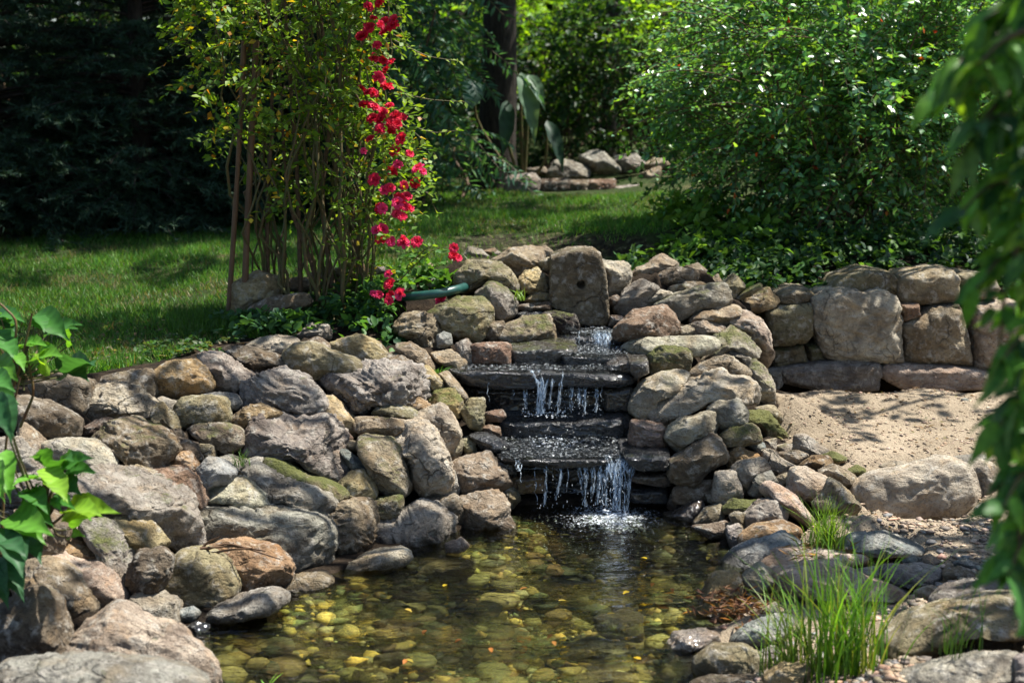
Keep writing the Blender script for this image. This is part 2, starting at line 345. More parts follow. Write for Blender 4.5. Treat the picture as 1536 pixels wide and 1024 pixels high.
def place_rock(name, label, cat, group, tone, poly, y=None, bias=0.0, moss=0.0, thick=1.0, square=4.2, facets=13, rough=1.0, strata=.25, mat=None, grow=1.19, level=None, cut=.30, prism=False, depth=.3, hole=None, capv=None):
    _seed[0] += 1; sd = _seed[0]
    if prism:
        PW = [at_y(a, b, y) for a, b in poly]
        c, Rr = polar([(q[0], q[2]) for q in PW]); Rr = Rr * grow
        ctr = np.array([c[0], y + depth / 2, c[1]]); right, up, tow = RIGHT, np.array([0, 0, 1.0]), np.array([0, -1.0, 0]); rf = rb = depth / 2
        sx = y / F; R = Rr / sx; c = to_px(np.array([c[0], y, c[1]]))
    else:
        c, R = polar(poly)
        C = hit(c[0], c[1]) if y is None else at_y(c[0], c[1], y)
        right, up, tow = RIGHT, UPV, -FWD; sx = ((C - EYE) @ FWD) / F
        th = np.linspace(0, 2 * np.pi, len(R), endpoint=False)
        X = R * np.cos(th) * sx * grow; Y = -R * np.sin(th) * sx * grow      # v points down
        th2 = np.arctan2(Y, X) % (2 * np.pi); R2 = np.hypot(X, Y); o = np.argsort(th2)
        Rr = np.interp(th, th2[o], R2[o], period=2 * np.pi)
    Rm = Rr.mean()
    if not prism:
        w, h = X.max() - X.min(), Y.max() - Y.min()
        rf = rb = (.34 * min(w, h) + .15 * max(w, h)) * thick
        ctr = C + FWD * (.45 * rf) - FWD * bias
    if level is None: level = 6 if R.mean() > 42 else (5 if R.mean() > 13 else 4)
    V, T = rock_shape(Rr, rf, rb, level, sd, square, facets, rough, strata, cut)
    if hole:
        hu, hv, hr = hole
        hx = (hu - c[0]) * sx; hy = -(hv - c[1]) * sx; d = np.hypot(V[:, 0] - hx, V[:, 1] - hy)
        V[:, 2] -= np.where(V[:, 2] > 0, .09 * np.clip((hr * sx * 1.25 - d) / (hr * sx * .35), 0, 1), 0)
    if capv is not None:
        top = at_y(c[0], capv, y)[2] - ctr[2]; V[:, 1] = np.where(V[:, 1] > top, top + (V[:, 1] - top) * .12, V[:, 1])
    Wd = V[:, :1] * right + V[:, 1:2] * up + V[:, 2:] * tow
    ob = mesh_obj(name, Wd + ctr, T, mat or ROCK, None, True, origin=ctr)
    tv = np.random.default_rng(sd).uniform(.86, 1.14) * np.random.default_rng(sd + 1).uniform(.96, 1.04, 3)
    t = np.array(TONE[tone]) * tv
    ob.color = (*t, moss)
    tag(ob, label, cat, group)
    ROCKS.append((ctr[0], ctr[1], max(Rm, rf), ctr[2]))
    return ob
def rock_table(text):
    group = name = cat = None; base = {}
    for ln in text.strip().splitlines():
        ln = ln.strip()
        if not ln or ln[0] == '!': continue
        if ln[0] == '#':
            group, name, cat, extra = [q.strip() for q in ln[1:].split('|')]
            base = parse_opts(extra); continue
        zone, opts, label, pts = [q.strip() for q in ln.split('|')]
        ox, oy, s = ZONES[zone]
        poly = [(ox + s * float(a), oy + s * float(b)) for a, b in (q.split(',') for q in pts.split())]
        kw = dict(base); kw.update(parse_opts(opts)); tone = kw.pop('tone', 't'); nm = kw.pop('nm', name); ct = kw.pop('ct', cat)
        place_rock(nm, label, ct, group, tone, poly, **kw)
def parse_opts(s):
    kw = {}
    for q in s.split():
        if len(q) == 1: kw['tone'] = q
        elif q == 'round': kw.update(facets=8, square=2.8, rough=.8, cut=.18, strata=.05)
        elif q == 'wet': kw['mat'] = WET
        elif q == 'prism': kw.update(prism=True, square=6.5, facets=9, cut=.06, grow=1.03, rough=.75)
        elif q == 'block': kw.update(square=4.2, facets=10, cut=.12)
        elif q == 'flat': kw.update(thick=1.3)
        elif q == 'ridge': kw.update(strata=1.0, rough=1.25)
        else:
            a, b = q.split('='); a = dict(m='moss', b='bias', st='strata', th='thick', d='depth', ro='rough', g='grow').get(a, a)
            kw[a] = b if a in ('nm', 'ct') else (int(b) if a in ('level', 'facets') else float(b))
    return kw
BANK = '''
# stones of the dry-laid bank below the rose bush | rock | rock |
A | b block | squared brown stone on the lawn edge directly behind the leafy foreground plant | 165,330 330,308 465,345 460,480 400,545 320,490 200,430
A | t | low tan stone on the lawn edge half behind a pale knobbly boulder | 515,335 620,290 780,280 850,310 872,390 830,450 740,400 560,370
A | p ridge b=.03 | pale knobbly boulder with dark hollow in second row below lawn | 425,430 500,365 680,362 740,400 825,470 800,545 600,560 450,578
A | o b=.02 | ochre rounded block topping the bank beside the bare soil | 850,285 920,245 1040,235 1110,280 1150,355 1110,405 980,445 890,430 860,350
A | g ridge | long grey-brown stone sloping down beside the ochre rounded block | 1075,235 1100,190 1180,188 1300,270 1410,340 1370,385 1250,405 1160,390 1120,330
A | v b=.02 | small upright wedge stone pointing up between two grey blocks | 815,570 835,500 880,445 960,530 970,590 880,607
A | g | little grey stone peeping out behind the small upright wedge | 830,470 880,425 950,450 985,490 960,530 890,490
A | v block b=.02 | olive grey squarish stone beneath the ochre rounded block | 965,510 1010,435 1160,425 1220,440 1240,540 1220,565 1090,562 1000,590
A | u round | smooth grey round stone half hidden behind the olive squarish one | 1090,420 1200,400 1280,412 1307,460 1290,487 1210,490 1120,470
A | b m=.35 | brown mossy stone above a sprig of grass in the bank | 1005,620 1060,560 1200,575 1290,600 1312,680 1230,730 1180,732 1090,670
D | o th=.8 | flat ochre flake lying above the big ridged grey slab | 145,195 230,125 300,100 380,130 470,165 380,185 300,190 220,240 170,235
A | b b=.02 | large brown-grey stone under the leafy foreground plant's drooping stems | 0,440 130,450 220,460 330,510 388,555 370,640 260,680 205,650 100,600 0,540
A | t | tan stone slanting behind the drooping stems, below the large brown-grey one | 85,565 150,600 220,680 252,755 190,790 110,700 70,640
A | g | purplish grey stone low behind the leafy plant's upper leaves | -60,640 90,650 180,760 220,840 150,880 -60,880
A | p block | broad pale brown block with a shadowed front above the bright green leaves | 240,690 330,665 480,675 545,720 592,790 560,840 420,845 270,760
A | n | small dark brown stone in the gap under the pale knobbly boulder | 450,590 500,555 570,543 612,570 540,630 460,660
A | b b=.05 m=.25 facets=16 | large angular brown boulder with a mossy dip in its face | 495,645 580,570 660,528 760,545 880,620 940,700 910,800 750,865 620,790 520,705
A | b | small brown stone tucked against the mossy-dipped angular boulder | 885,605 985,600 1005,640 990,675 910,672
A | p | pale chip of stone under the small brown one beside the angular boulder | 905,672 970,655 992,682 950,700
A | v block m=.1 | little olive block capping a small ochre stone | 940,705 1000,685 1150,688 1157,770 1110,792 1060,745 945,738
A | o block | small ochre block below the little olive cap stone | 940,740 1035,728 1075,800 1055,862 990,850 940,815
D | u b=.03 facets=16 | blue-grey faceted stone shaped like a blunt pyramid | 0,445 50,398 110,408 182,470 150,522 20,578 -40,520
A | r ro=1.2 | reddish brown lumpy stone beside the tall lichen-grey boulder | 740,900 800,830 900,818 990,828 1062,890 1100,1000 1060,1030 960,960 790,940
P | g b=.02 m=.12 ro=1.2  | huge lichen-grey boulder between the leafy plant and the long grey slab | 118,716 160,710 200,718 262,738 286,762 293,795 288,822 266,842 252,815 238,800 200,791 165,777 130,755
D | p b=.03 | pale smooth boulder resting on the long grey slab's end | 0,605 80,550 180,510 250,515 350,580 425,682 300,675 130,668 20,655
C | b | brown flattish stone with a notch topping the bank near the stakes | 112,665 250,665 360,690 440,720 482,760 470,797 370,792 300,803 200,748
C | p | pale grey-brown stone behind the notched brown one | 210,665 300,620 400,600 500,610 520,650 490,705 430,712 340,690
P | g b=.05 ridge ro=1.2  | dark grey craggy boulder streaked with white, upper middle of the bank | 366,602 375,575 390,556 415,552 453,572 482,600 480,620 437,628 400,620 372,612
C | n | brown sliver between the craggy streaked boulder and the olive tan block | 495,800 560,803 640,860 685,905 672,935 620,900 560,845
C | v block b=.02  | olive tan angular block below the rose stems | 488,690 540,655 620,648 720,690 830,730 882,780 780,817 640,828 490,792
C | y block | honey tan slab sloping toward the cascade under the rose's low leaves | 720,655 780,625 870,603 960,640 1008,700 990,745 890,780 830,735 750,700
C | g ridge st=1 | ridged grey stone standing on end at the rose bush's foot | 522,610 560,565 600,533 680,540 703,580 700,615 600,625 540,645
C | b | little brown stone between the ridged stone and the olive block | 585,630 640,600 700,640 712,668 600,655
P | g b=.06 ridge ro=1.2  | big wavy-grained grey boulder highest on the bank's sunlit shoulder | 480,574 495,567 513,562 540,552 562,544 590,549 623,552 636,572 630,596 601,611 565,610 546,622 524,617 500,598
C | b st=1 | layered brown stone leaning behind the wavy-grained boulder | 1000,705 1080,695 1150,730 1205,790 1245,870 1250,945 1205,900 1110,790 1020,750
C | t | brown grey slab slanting down from the rose toward the ledge pool | 1065,645 1150,640 1220,680 1300,780 1280,795 1200,775 1110,715
C | t ridge st=1 b=.03 | tall layered tan stone beside the rose's lowest red flowers | 1070,545 1130,490 1200,480 1275,500 1312,570 1300,650 1280,712 1230,690 1180,620 1090,585
C | y | small tan stone pointing at the ledge's water spill | 1195,785 1250,768 1330,850 1342,892 1280,902 1230,835
C | t b=.02 | pointed tan stone touching the end of the wet main ledge | 1308,825 1360,798 1420,870 1462,930 1440,955 1380,922
P | y m=.5 b=.03 | ochre stone blotched with yellow moss near the main ledge | 643,602 655,588 680,584 691,602 694,624 680,630 660,616 645,614
C | o | ochre stone wedged above the pale tan block | 1125,990 1190,933 1262,980 1265,1015 1190,1030
D | v flat | flat olive stone lying under the wavy-grained boulder | 935,155 970,100 1100,93 1185,150 1190,178 1090,192
D | g ridge b=.08 ro=1.1  | largest slab of the bank, pale grey with a ridged sloping face | 213,300 235,220 300,168 400,168 560,178 680,180 745,250 765,350 795,430 815,495 770,520 650,472 560,402 430,402 330,418 250,385
D | y b=.08 | ochre stone leaning on the ridged grey slab's upper corner | 653,110 680,60 740,62 820,140 868,200 852,262 780,245 720,195 670,162
D | t b=.03 | grey brown stone wedged under the flat olive one | 868,172 950,173 1080,180 1135,200 1122,242 1010,292 920,268 860,232
D | p block b=.04 | pale tan block with pitted face above the tall pale slab | 1193,160 1260,130 1330,108 1390,178 1422,260 1382,332 1330,358 1280,240 1215,185
D | p b=.07 facets=16  | tall pale grey slab standing on end, bright sun on one face | 1045,285 1110,245 1120,190 1210,176 1280,250 1340,370 1372,480 1352,582 1220,617 1155,530 1120,410
D | t m=.3 b=.06 | upright tan boulder with mossy top beside the tall pale slab | 858,350 900,288 960,298 1050,308 1092,370 1122,470 1157,560 1130,632 1050,602 970,582 940,505 900,415
D | u round b=.05 | small smooth blue-grey cobble leaning on the ridged slab's lower end | 768,342 800,343 910,420 922,462 890,482 830,445
D | r round | small reddish cobble tucked above the smooth blue-grey one | 735,262 790,238 835,285 780,305
D | t round | small tan cobble just below the reddish cobble | 740,315 800,290 872,312 862,362 800,345
D | v m=.55 b=.10 th=.7 | thin mossy slate blade lying diagonally across the striped slab | 348,420 390,388 500,418 600,478 720,510 803,562 790,592 740,602 640,552 480,492
D | g ridge st=1 b=.05 | dark-streaked striped slab tilted below the mossy slate blade | 185,475 260,430 330,418 420,468 550,520 680,580 735,612 690,682 560,702 430,682 370,605 300,555
D | y round b=.03 | smooth tan boulder at the lower tip of the mossy slate blade | 715,645 770,530 830,478 890,468 942,530 957,592 900,655 800,665
D | v block m=.4 b=.04 | small flat-topped stone with green top below the upright tan boulder | 918,657 950,620 1100,598 1105,640 1082,712 960,722
P | g block b=.06 st=.8  | long low grey slab lying above the twigs at the bank's base | 292,775 310,763 380,768 440,771 476,778 490,807 484,837 463,859 430,857 405,840 365,822 320,817 294,810
D | t b=.06 ro=1.3  | pitted tan boulder next to the long low grey slab | 613,700 700,668 860,648 930,668 962,740 932,882 860,952 800,1002 740,972 688,912 688,830 640,745
D | g b=.06 ro=1.1  | big tan-grey boulder with overhanging foot at the pool's edge | 948,802 960,740 1080,718 1180,648 1290,668 1372,740 1367,812 1332,902 1200,932 1020,948 950,892
D | b | lumpy brown stone behind the big overhanging boulder | 1155,655 1250,620 1400,603 1443,640 1442,722 1400,792 1370,725 1290,662
D | p | pale wet stone at the waterline under the pitted tan boulder | 820,1000 900,950 980,938 1005,980 990,1022 880,1030
D | t | narrow grey stone squeezed behind the tall pale slab | 1340,375 1420,290 1437,350 1385,435
F | t b=.05 ro=1.1  | broad tan boulder beside the lowest ledge's spill | 123,520 230,460 330,443 400,520 447,622 400,652 280,672 180,662 150,572
F | g | thin grey stone between the broad tan boulder and the tall slab | 108,560 150,538 177,622 165,672 115,662
F | v m=.2 b=.02 | knobby stone standing at the water beside the lowest falls | 413,640 450,623 490,640 514,702 480,732 430,742
F | t b=.05 ro=1.1 | concave grey boulder with a sloping skirt running into the pool | 188,705 290,668 390,663 432,720 442,800 497,872 380,882 200,887 180,800
F | v b=.02 m=.15 | tall narrow grey stone below the pointed tan one | 193,215 240,150 310,143 317,220 297,322 250,305
F | r | small flat red-brown stone under the main ledge's drip | 313,212 410,203 432,240 400,267 330,267
F | r | lowest small red-brown stone beside the second fall | 303,302 340,283 395,298 402,342 350,357
F | d wet st=1 b=.05 | dark slate splinter pointing at the foaming middle ledge | 238,342 330,328 400,358 448,397 410,442 330,442 280,392
F | v | rounded olive stone behind the dark slate splinter | 188,372 230,350 268,380 272,442 210,458
F | t | crescent tan stone between the pitted block and the olive stone | 98,432 180,358 197,382 182,442 130,492
B | y b=.04 facets=16 | honey-coloured angular stone sitting below the huge lichen-grey boulder | 598,142 740,123 800,158 892,282 830,312 680,327 600,240
B | b b=.03 ro=1.2 | rough brown block under the honey-coloured angular stone | 703,482 708,380 740,328 860,313 912,362 892,452 832,552 740,552
B | v round b=.06  | olive round boulder like an egg next to the twigs | 868,542 900,400 1000,330 1100,308 1200,370 1267,482 1240,562 1100,617 960,632
P | o round b=.04  | orange-brown smooth boulder under the heap of twigs | 308,828 335,817 370,815 408,825 430,848 427,870 400,886 365,890 345,872
B | g m=.35 b=.02 st=.7 | long grey stone with a mossy ridge leaning behind the pinkish one | 440,170 560,168 650,240 682,352 712,442 692,542 620,472 550,352 470,262
B | k b=.05 | pinkish orange stone behind the two rounded foreground boulders | 270,372 340,318 450,358 560,378 612,452 682,552 600,612 530,602 470,470
B | o b=.02 | ochre stone in the shade of the bright big leaves | 300,262 400,258 520,322 592,385 500,372 400,345
B | t | tan stone behind the leafy plant's lower leaves | 210,95 330,128 460,188 482,262 350,258 250,190
B | t round b=.10  | tan rounded boulder propped behind the biggest brown one | 140,470 200,368 300,358 380,388 470,480 532,592 480,642 380,662 300,620 180,560
B | b round b=.14 ro=.9  | biggest smooth brown boulder by the pool, lower corner of the photo | -30,700 60,610 180,530 270,513 332,570 372,702 402,792 330,892 230,937 80,947 -30,930
B | p | pale mottled stone between the egg-shaped boulder and the flat pinkish rock | 655,605 720,550 850,558 942,602 952,692 940,727 850,705 750,680
B | u round | small grey cobble at the end of the dark-striped flat stone | 948,640 1030,620 1072,650 1030,702 960,695
B | d wet | wet black pebble glinting in the pool's corner | 1000,735 1060,693 1122,722 1100,772 1020,765
P | g st=1 b=.04 th=1.2  | flat dark-striped stone lying along the waterline | 297,930 320,913 360,897 400,888 420,896 420,913 382,924 335,938 300,942
P | k b=.0 th=.6 g=1.02 ro=.7 level=6 | big flat pinkish-brown rock sloping into the pool | 100,935 145,908 178,911 205,929 240,944 270,954 290,977 313,990 324,1030 300,1070 60,1070 60,1000
P | g b=.06 th=1.1  | pale grey rock cut off by the photo's lower edge beside the pinkish rock | -30,1010 40,1003 100,998 160,1004 220,1009 280,1024 275,1080 -30,1080
B | b round b=.12 | dark brown boulder end just showing at the photo's side, by the plant | -80,540 0,505 42,530 47,590 10,662 -80,680
B | k | pinkish stone glimpsed behind the leafy plant's bright leaves | 55,715 100,698 152,730 142,762 70,760
P | t | wet brown stone reaching the pool between round boulder and pitted boulder | 398,880 430,868 480,862 494,876 470,892 420,898
P | p | low pale stone in the shallows below the pitted tan boulder | 486,866 515,848 560,832 612,826 608,846 560,864 505,878
P | k | small pink wet stone under the overhanging boulder's tip | 668,818 690,808 702,820 690,832 672,834
P | g | dark stone sliver above the blue-grey pyramid stone | 322,690 345,684 372,696 366,712 345,705
P | t | brown stone behind the leafy plant at the photo's side | -20,600 20,596 60,606 62,640 20,650 -20,640
P | g | grey stone low behind the big bright leaves | -20,722 60,712 112,722 122,752 60,772 -20,770
P | b | brown stone under the plant's stems, at the photo's side | -20,780 60,770 90,792 80,830 20,842 -20,840
P | t | small stone between the pale brown block and the huge lichen boulder | 150,705 200,700 235,712 240,728 190,722
P | n | dark stone in the gap above the blue-grey pyramid stone | 255,655 290,668 300,690 278,700 258,690
'''
POOLHEAD = '''
# stones around the head of the cascade | rock | rock |
E | v block m=.38 b=.03  | big squared grey boulder with mossy top below the green pipe | 160,492 230,440 300,403 450,403 492,460 482,562 420,642 330,602 230,562
E | g m=.35 b=.02 | mossy pointed boulder between squared boulder and ochre stone | 425,372 460,325 490,293 560,330 632,410 622,492 570,522 500,512 440,432
E | v m=.2  | large olive domed boulder above the green pipe | 308,292 340,235 370,188 450,173 540,198 602,260 642,340 600,350 540,325 480,292 430,332 380,352 320,332
E | t b=.02  | large tan boulder topping the rim beside the upright holed stone | 500,192 560,160 600,130 720,108 772,140 782,202 750,242 680,252 640,312 590,242
E | g y=6.5 | small grey stone against the lawn behind the domed boulder | 340,165 380,113 450,128 492,165 420,190
E | t y=6.6 | low rim stone against the lawn between two larger ones | 460,132 520,116 562,150 510,172
E | k y=6.45 | pinkish flat stone beside the reaching rose flower | 208,207 280,178 352,200 330,242 260,262
E | g | flat grey stone directly above the green pipe | 115,305 180,278 262,290 230,332 140,337
E | t y=6.4 | brownish stone behind the rose's trailing stem | 98,222 160,203 222,240 190,292 110,287
E | y b=.05 ro=1.3 | ochre knobbed stone perched next to the holed upright stone | 648,312 690,250 750,233 812,290 817,340 760,367 660,352
E | y | flat ochre stone under the perched knobbed one | 678,402 740,363 822,363 822,407 740,422
E | n st=.6 th=1.2 b=.03 | thin dark shelf stone under the flat ochre one | 625,442 700,425 832,413 832,467 700,467
E | d wet th=1.2 b=.03 | thin blue-black slate at the bottom of the little stack | 618,482 700,463 802,468 785,502 640,512
E | t m=.32 b=.05 ro=1.1  | rounded tan boulder with mossy pits just above the ledge pool | 556,592 600,530 700,498 800,498 852,550 852,612 800,652 690,672 600,662
E | b | brown stone tucked between the squared boulder and the mossy-pitted one | 488,520 560,513 575,562 550,612 500,632 478,600
E | w m=.3 b=.03 block | dark mossy wedge beside the top spill | 785,482 860,473 952,490 973,552 930,592 860,588
E | u round m=.1 | dark green-grey cobble in the hollow below the squared boulder | 205,600 240,580 275,592 282,642 240,662 208,660
E | t th=1.1 | flat pale stone at the waterline under the dark cobble | 180,692 280,678 362,740 352,792 260,777 185,732
E | g b=.02 | upright grey wedge above the main ledge's end | 308,652 370,623 412,680 422,762 370,777 330,722
E | r block b=.02 | squared rust-red stone on the main ledge pool's back edge | 408,652 500,643 592,648 592,752 430,762 405,722
E | v m=.15 y=6.2 | olive stone end just behind the holed upright stone | 765,192 830,163 930,128 900,160 850,200 845,262 800,240
E | t y=6.7 | low stone on the lawn rim behind the holed upright stone | 738,112 800,103 842,140 790,167
E | p y=6.2 | pale stone leaning on the holed upright stone's sunny side | 1085,182 1180,183 1252,210 1267,265 1240,332 1200,372 1145,382 1130,272
E | n | small stone at the foot of the pale leaning one | 1140,395 1190,375 1215,400 1190,440 1150,430
E | n y=6.0 wet | dark wet stone beside the top pool below the grey-brown wedge | 1150,490 1210,485 1245,510 1220,545 1150,540
'''
SANDSLOPE = '''
# stones of the slope between the cascade and the sandy ground | rock | rock |
G | t y=6.35  | pale brown sloping slab high on the rim before the glossy shrub | 152,152 190,110 220,78 340,8 422,60 400,100 310,162 200,155
G | b y=6.25 | dark brown stone lying against the sloping rim slab | 308,172 330,100 420,78 532,100 522,152 420,172 330,192
G | b y=6.5 | small brownish stone at the shrub's foot behind the dark brown one | 465,75 540,53 582,90 570,122 505,115
G | g b=.03  | big grey-brown wedge-shaped stone next to the holed upright stone | 58,312 150,198 240,138 332,190 282,232 252,302 150,332
G | b th=1.1 | flat brown stone in the middle of the rim heap | 358,187 480,158 572,160 577,192 480,217 400,232
G | p | pale layered stone under the flat brown one | 248,242 340,193 402,222 390,245 300,285 250,292
G | g block m=.22 b=.04  | big oblong block with a green mossy upper end | 288,292 400,233 560,188 662,173 692,270 640,302 530,322 420,372 355,312
G | v m=.15 y=6.4 | rounded grey-brown stone next to the mossy oblong block | 663,172 740,118 802,190 762,242 700,267
G | v m=.45 th=.8 | dark mossy sliver slanting behind the lichen-yellow stone | 738,262 800,198 880,163 902,185 830,232
G | v m=.3 y=6.6 | small mossy stone at the shrub's foot above the oblong block | 508,135 600,113 605,155 550,160
G | t m=.2 y=6.5 | small stone beside the mossy one under the shrub's leaves | 580,165 650,113 682,160 670,178
G | y m=.28 b=.03 | lichen-yellow pale stone where slope meets the block wall | 753,282 830,218 920,193 982,250 962,292 880,327 790,322
G | t m=.1 th=1.1 b=.02 | long tan stone under the oblong block | 483,372 560,323 740,283 777,325 690,392 600,387
G | r b=.06 facets=16  | rust-brown angular block overhanging the top spill | 83,462 110,390 200,318 350,293 402,350 417,402 380,462 280,472 150,467
G | t | small tan stone between the rust block and the pale wedge | 408,422 480,393 522,420 490,457 420,462
G | p | pale tan wedge-shaped stone above the long ledge stone | 488,402 570,368 692,405 620,442 560,467 490,452
G | k b=.02  | big tall pinkish-tan boulder against the block wall's end | 678,382 760,338 820,323 890,368 932,440 952,602 920,642 880,562 800,472 760,422
G | p b=.04 m=.05  | long pale ledge stone with one dark wet end | 148,502 260,468 420,463 600,458 642,490 600,542 480,562 430,545 280,542 260,582 160,562
G | v block m=.55 b=.05 | green mossy cube-like stone beside the stepped water | 273,562 330,518 460,518 482,560 472,642 380,662 288,662
G | p m=.42 b=.05 ro=1.4  | lichen-crusted arching stone streaked yellow-green | 500,600 560,570 620,520 630,440 720,408 792,440 862,550 810,600 740,540 680,540 620,590 530,632
G | g b=.04 | grey stone sheltering under the lichen-crusted arch | 690,550 760,518 832,590 822,632 740,605
G | t b=.06 ro=1.3 | irregular tan stone with a hooked top below the arch | 483,667 560,608 690,558 740,600 802,630 807,672 760,682 700,652 600,652 520,682
G | p m=.3 b=.06 ro=1.5 | rough upright stone crusted with pale lichen facing the sand | 808,642 830,588 900,638 947,740 947,832 870,822 830,752
G | p b=.05 m=.1  | grey-tan boulder sloping into the second fall | 143,852 230,718 330,668 430,653 487,690 400,752 300,852 250,902 160,882
G | p b=.10 ro=1.1 level=6 | largest pale boulder of the slope, sunlit on top | 288,862 400,758 520,688 640,653 720,688 800,690 842,802 812,852 720,802 600,832 500,872 370,942
G | g b=.10 facets=17 | grey faceted boulder under the largest pale one | 593,852 640,808 740,803 802,860 772,922 700,977 640,952
H | p b=.10  | pale grey oval boulder in the middle of the slope | 363,112 400,60 470,18 600,-5 632,60 600,122 500,152 430,197 380,162
H | y m=.75 b=.04 ro=1.3 | yellow-green moss-covered rock at the sand's edge | 780,22 810,-10 930,0 1012,110 1022,142 900,152 860,72
G | t | grey-brown stone poking over the moss-covered rock | 848,852 900,838 962,840 1012,902 1000,932 920,892
H | v m=.4 b=.08 | boulder with moss along its edge below the faceted one | 658,122 720,73 830,58 867,80 862,152 760,177 690,172
H | r b=.05 facets=16 wet | wet reddish stone with a split shiny face beside the middle ledge | 168,142 185,43 340,58 357,132 340,182 190,187
H | b b=.10  | big dark brown boulder halfway down beside the falls | 393,342 400,250 460,188 560,123 652,130 682,180 677,252 600,302 540,352 450,372
H | o b=.03 | ochre angular stone beside the big dark brown boulder | 698,252 720,205 762,178 872,235 852,257 760,277 720,307
H | u | small blue-grey stone behind the ochre angular one | 813,172 870,148 912,170 907,242 860,215
H | p b=.04 | pale grey double-humped stone under the ochre angular one | 733,302 770,273 880,253 917,300 900,322 842,352 832,412 790,442 750,392
H | p b=.03 | pale grey stone slanting toward the sand's pebbles | 893,212 960,203 1012,260 1092,300 1040,332 950,347 905,280
H | p m=.2 | little pale stone against the moss-covered rock's base | 913,152 970,138 962,212 920,195
H | p m=.3 th=1.2 | flat pale stone dabbed with moss on the sand's edge | 970,177 1060,163 1075,210 1000,217
H | g m=.15 b=.04 | grey long stone furthest out on the sand edge | 1068,192 1085,128 1140,123 1232,190 1275,248 1200,245 1140,242 1115,222
H | y m=.9 th=1.1 | low cushion of moss-covered stone at the long grey stone's tip | 1198,232 1290,213 1372,255 1300,282 1230,262
H | t | brown stone lying below the grey long stone | 988,222 1080,208 1142,230 1132,262 1080,292 1030,272
H | o | small ochre stone in front of the moss cushion | 1108,292 1180,238 1250,238 1277,270 1250,302 1190,322
H | t | rounded tan stone on the sand edge in front of the ochre one | 1208,327 1290,288 1380,328 1427,370 1410,412 1340,417 1280,375
H | y m=.85 th=1.1 | yellow mossy stone beside the big grey slab's end | 1365,315 1420,288 1462,310 1462,352 1420,350
H | k b=.06  | big pinkish brown boulder above the sunlit grass tuft | 1028,422 1060,308 1130,303 1252,370 1242,432 1170,492 1100,452
H | t b=.04 facets=16 | tan triangular stone just behind the sunlit grass tuft | 1185,505 1240,440 1270,368 1360,428 1437,512 1370,562 1280,562
H | t | small tan stone squeezed behind the pinkish brown boulder | 968,355 1030,328 1052,360 1030,402 990,395
H | p block b=.07 | pale cube-like stone in the middle of the lower slope | 613,462 635,328 720,318 752,400 757,442 690,477
H | g b=.05 facets=17 | dark grey two-faced stone beside the pale cube-like one | 795,445 860,328 930,318 972,380 912,412 870,462
H | t b=.05 | brown oblong stone at the foot of the big dark brown boulder | 408,422 460,378 620,373 632,412 610,462 510,492 420,482
H | n | dark stone in shade beside the lowest falls | 378,512 400,438 462,490 450,542 388,545
H | k b=.07 ro=.9  | long pinkish tan slab slanting down to the grass tuft | 890,442 920,383 980,398 1060,450 1140,540 1202,612 1130,614 1030,545 970,485
H | v m=.7 b=.04 | green mossy flat stone in the lower slope | 663,522 730,468 860,488 902,468 830,522 760,547 690,552
H | g b=.07 | grey rough boulder below the green mossy flat stone | 783,562 860,488 940,458 1002,510 1002,582 880,612 790,612
H | b b=.03 | small brown stone beside the grey rough boulder | 708,562 740,538 800,540 790,612 730,605
H | n wet b=.03 facets=16 | dark brown wet stone at the pool's inner corner | 393,557 480,498 550,478 572,510 540,562 510,602 450,602
H | t b=.03 | tan stone standing in the pool next to the dark wet one | 518,602 580,528 660,498 682,560 620,612 560,632
H | b | brown submerged-footed stone at the waterline | 508,627 620,618 700,598 712,692 620,692
H | o round b=.08  | orange-brown loaf-shaped stone above the blue-green slab | 763,662 850,603 980,583 1072,630 1052,662 900,692 780,722
H | g b=.02 | narrow grey stone at the water beside the loaf-shaped one | 698,622 770,610 772,722 740,762 703,702
H | u b=.09  m=.05 | large blue-green grey boulder sloping to the pool | 678,822 760,738 900,678 1000,643 1092,690 1082,762 960,782 880,832 760,882 700,852
K | p b=.09 facets=16 | white-grey angular stone below the blue-green boulder | 403,165 470,113 547,170 522,222 440,227
K | y b=.06 ro=1.1  | sunlit tan boulder with its foot in the pool | 248,252 300,168 370,158 407,190 412,232 472,272 430,297 320,302 258,287
K | k th=1.2  | long flat pinkish stone behind the foreground grass | 508,132 570,83 720,73 840,88 942,120 920,142 780,152 680,142 560,167
K | k th=1.2  | big flat pinkish slab seen through the foreground grass | 553,222 620,163 740,153 850,158 922,200 1102,250 1102,300 960,302 720,282 570,272
K | y m=.35 b=.03 | pale stone with green algae at the waterline | 213,312 290,268 380,278 417,322 330,347 238,347
K | k b=.06 wet | pinkish wet flat stone standing in the pool | 113,442 140,393 250,383 312,395 312,442 240,467 150,477
K | v round b=.07  | olive brown boulder low by the pool behind the grass | 223,502 290,443 400,443 482,490 472,542 380,562 280,582 228,562
K | u b=.05 st=.6 | bluish grey flat stone under the dead leaf litter | 363,432 440,368 560,323 602,350 560,402 470,442 400,447
K | p | pale stone between the litter and the grass | 488,312 550,278 562,320 500,332
K | g | grey stone at the edge of the foreground grass | 468,502 530,458 572,480 550,512 480,542
K | y b=.06 | pale yellow stone at the base of the foreground grass | 498,562 560,513 652,520 652,600 508,605
K | b | brown stone at the photo's lower edge beside the olive boulder | 215,600 300,578 420,576 480,590 460,625 230,628
P | n y=5.0 | dark wet rock deep in the inner corner behind the lowest falls | 1000,772 1040,770 1045,790 1020,800 1000,795
P | t | brown stone wedged under the dark two-faced stone | 1060,738 1085,728 1098,745 1080,758 1062,755
P | t | small tan stone wedged beside the loaf-shaped stone | 1090,790 1110,783 1122,800 1105,815 1092,808
'''
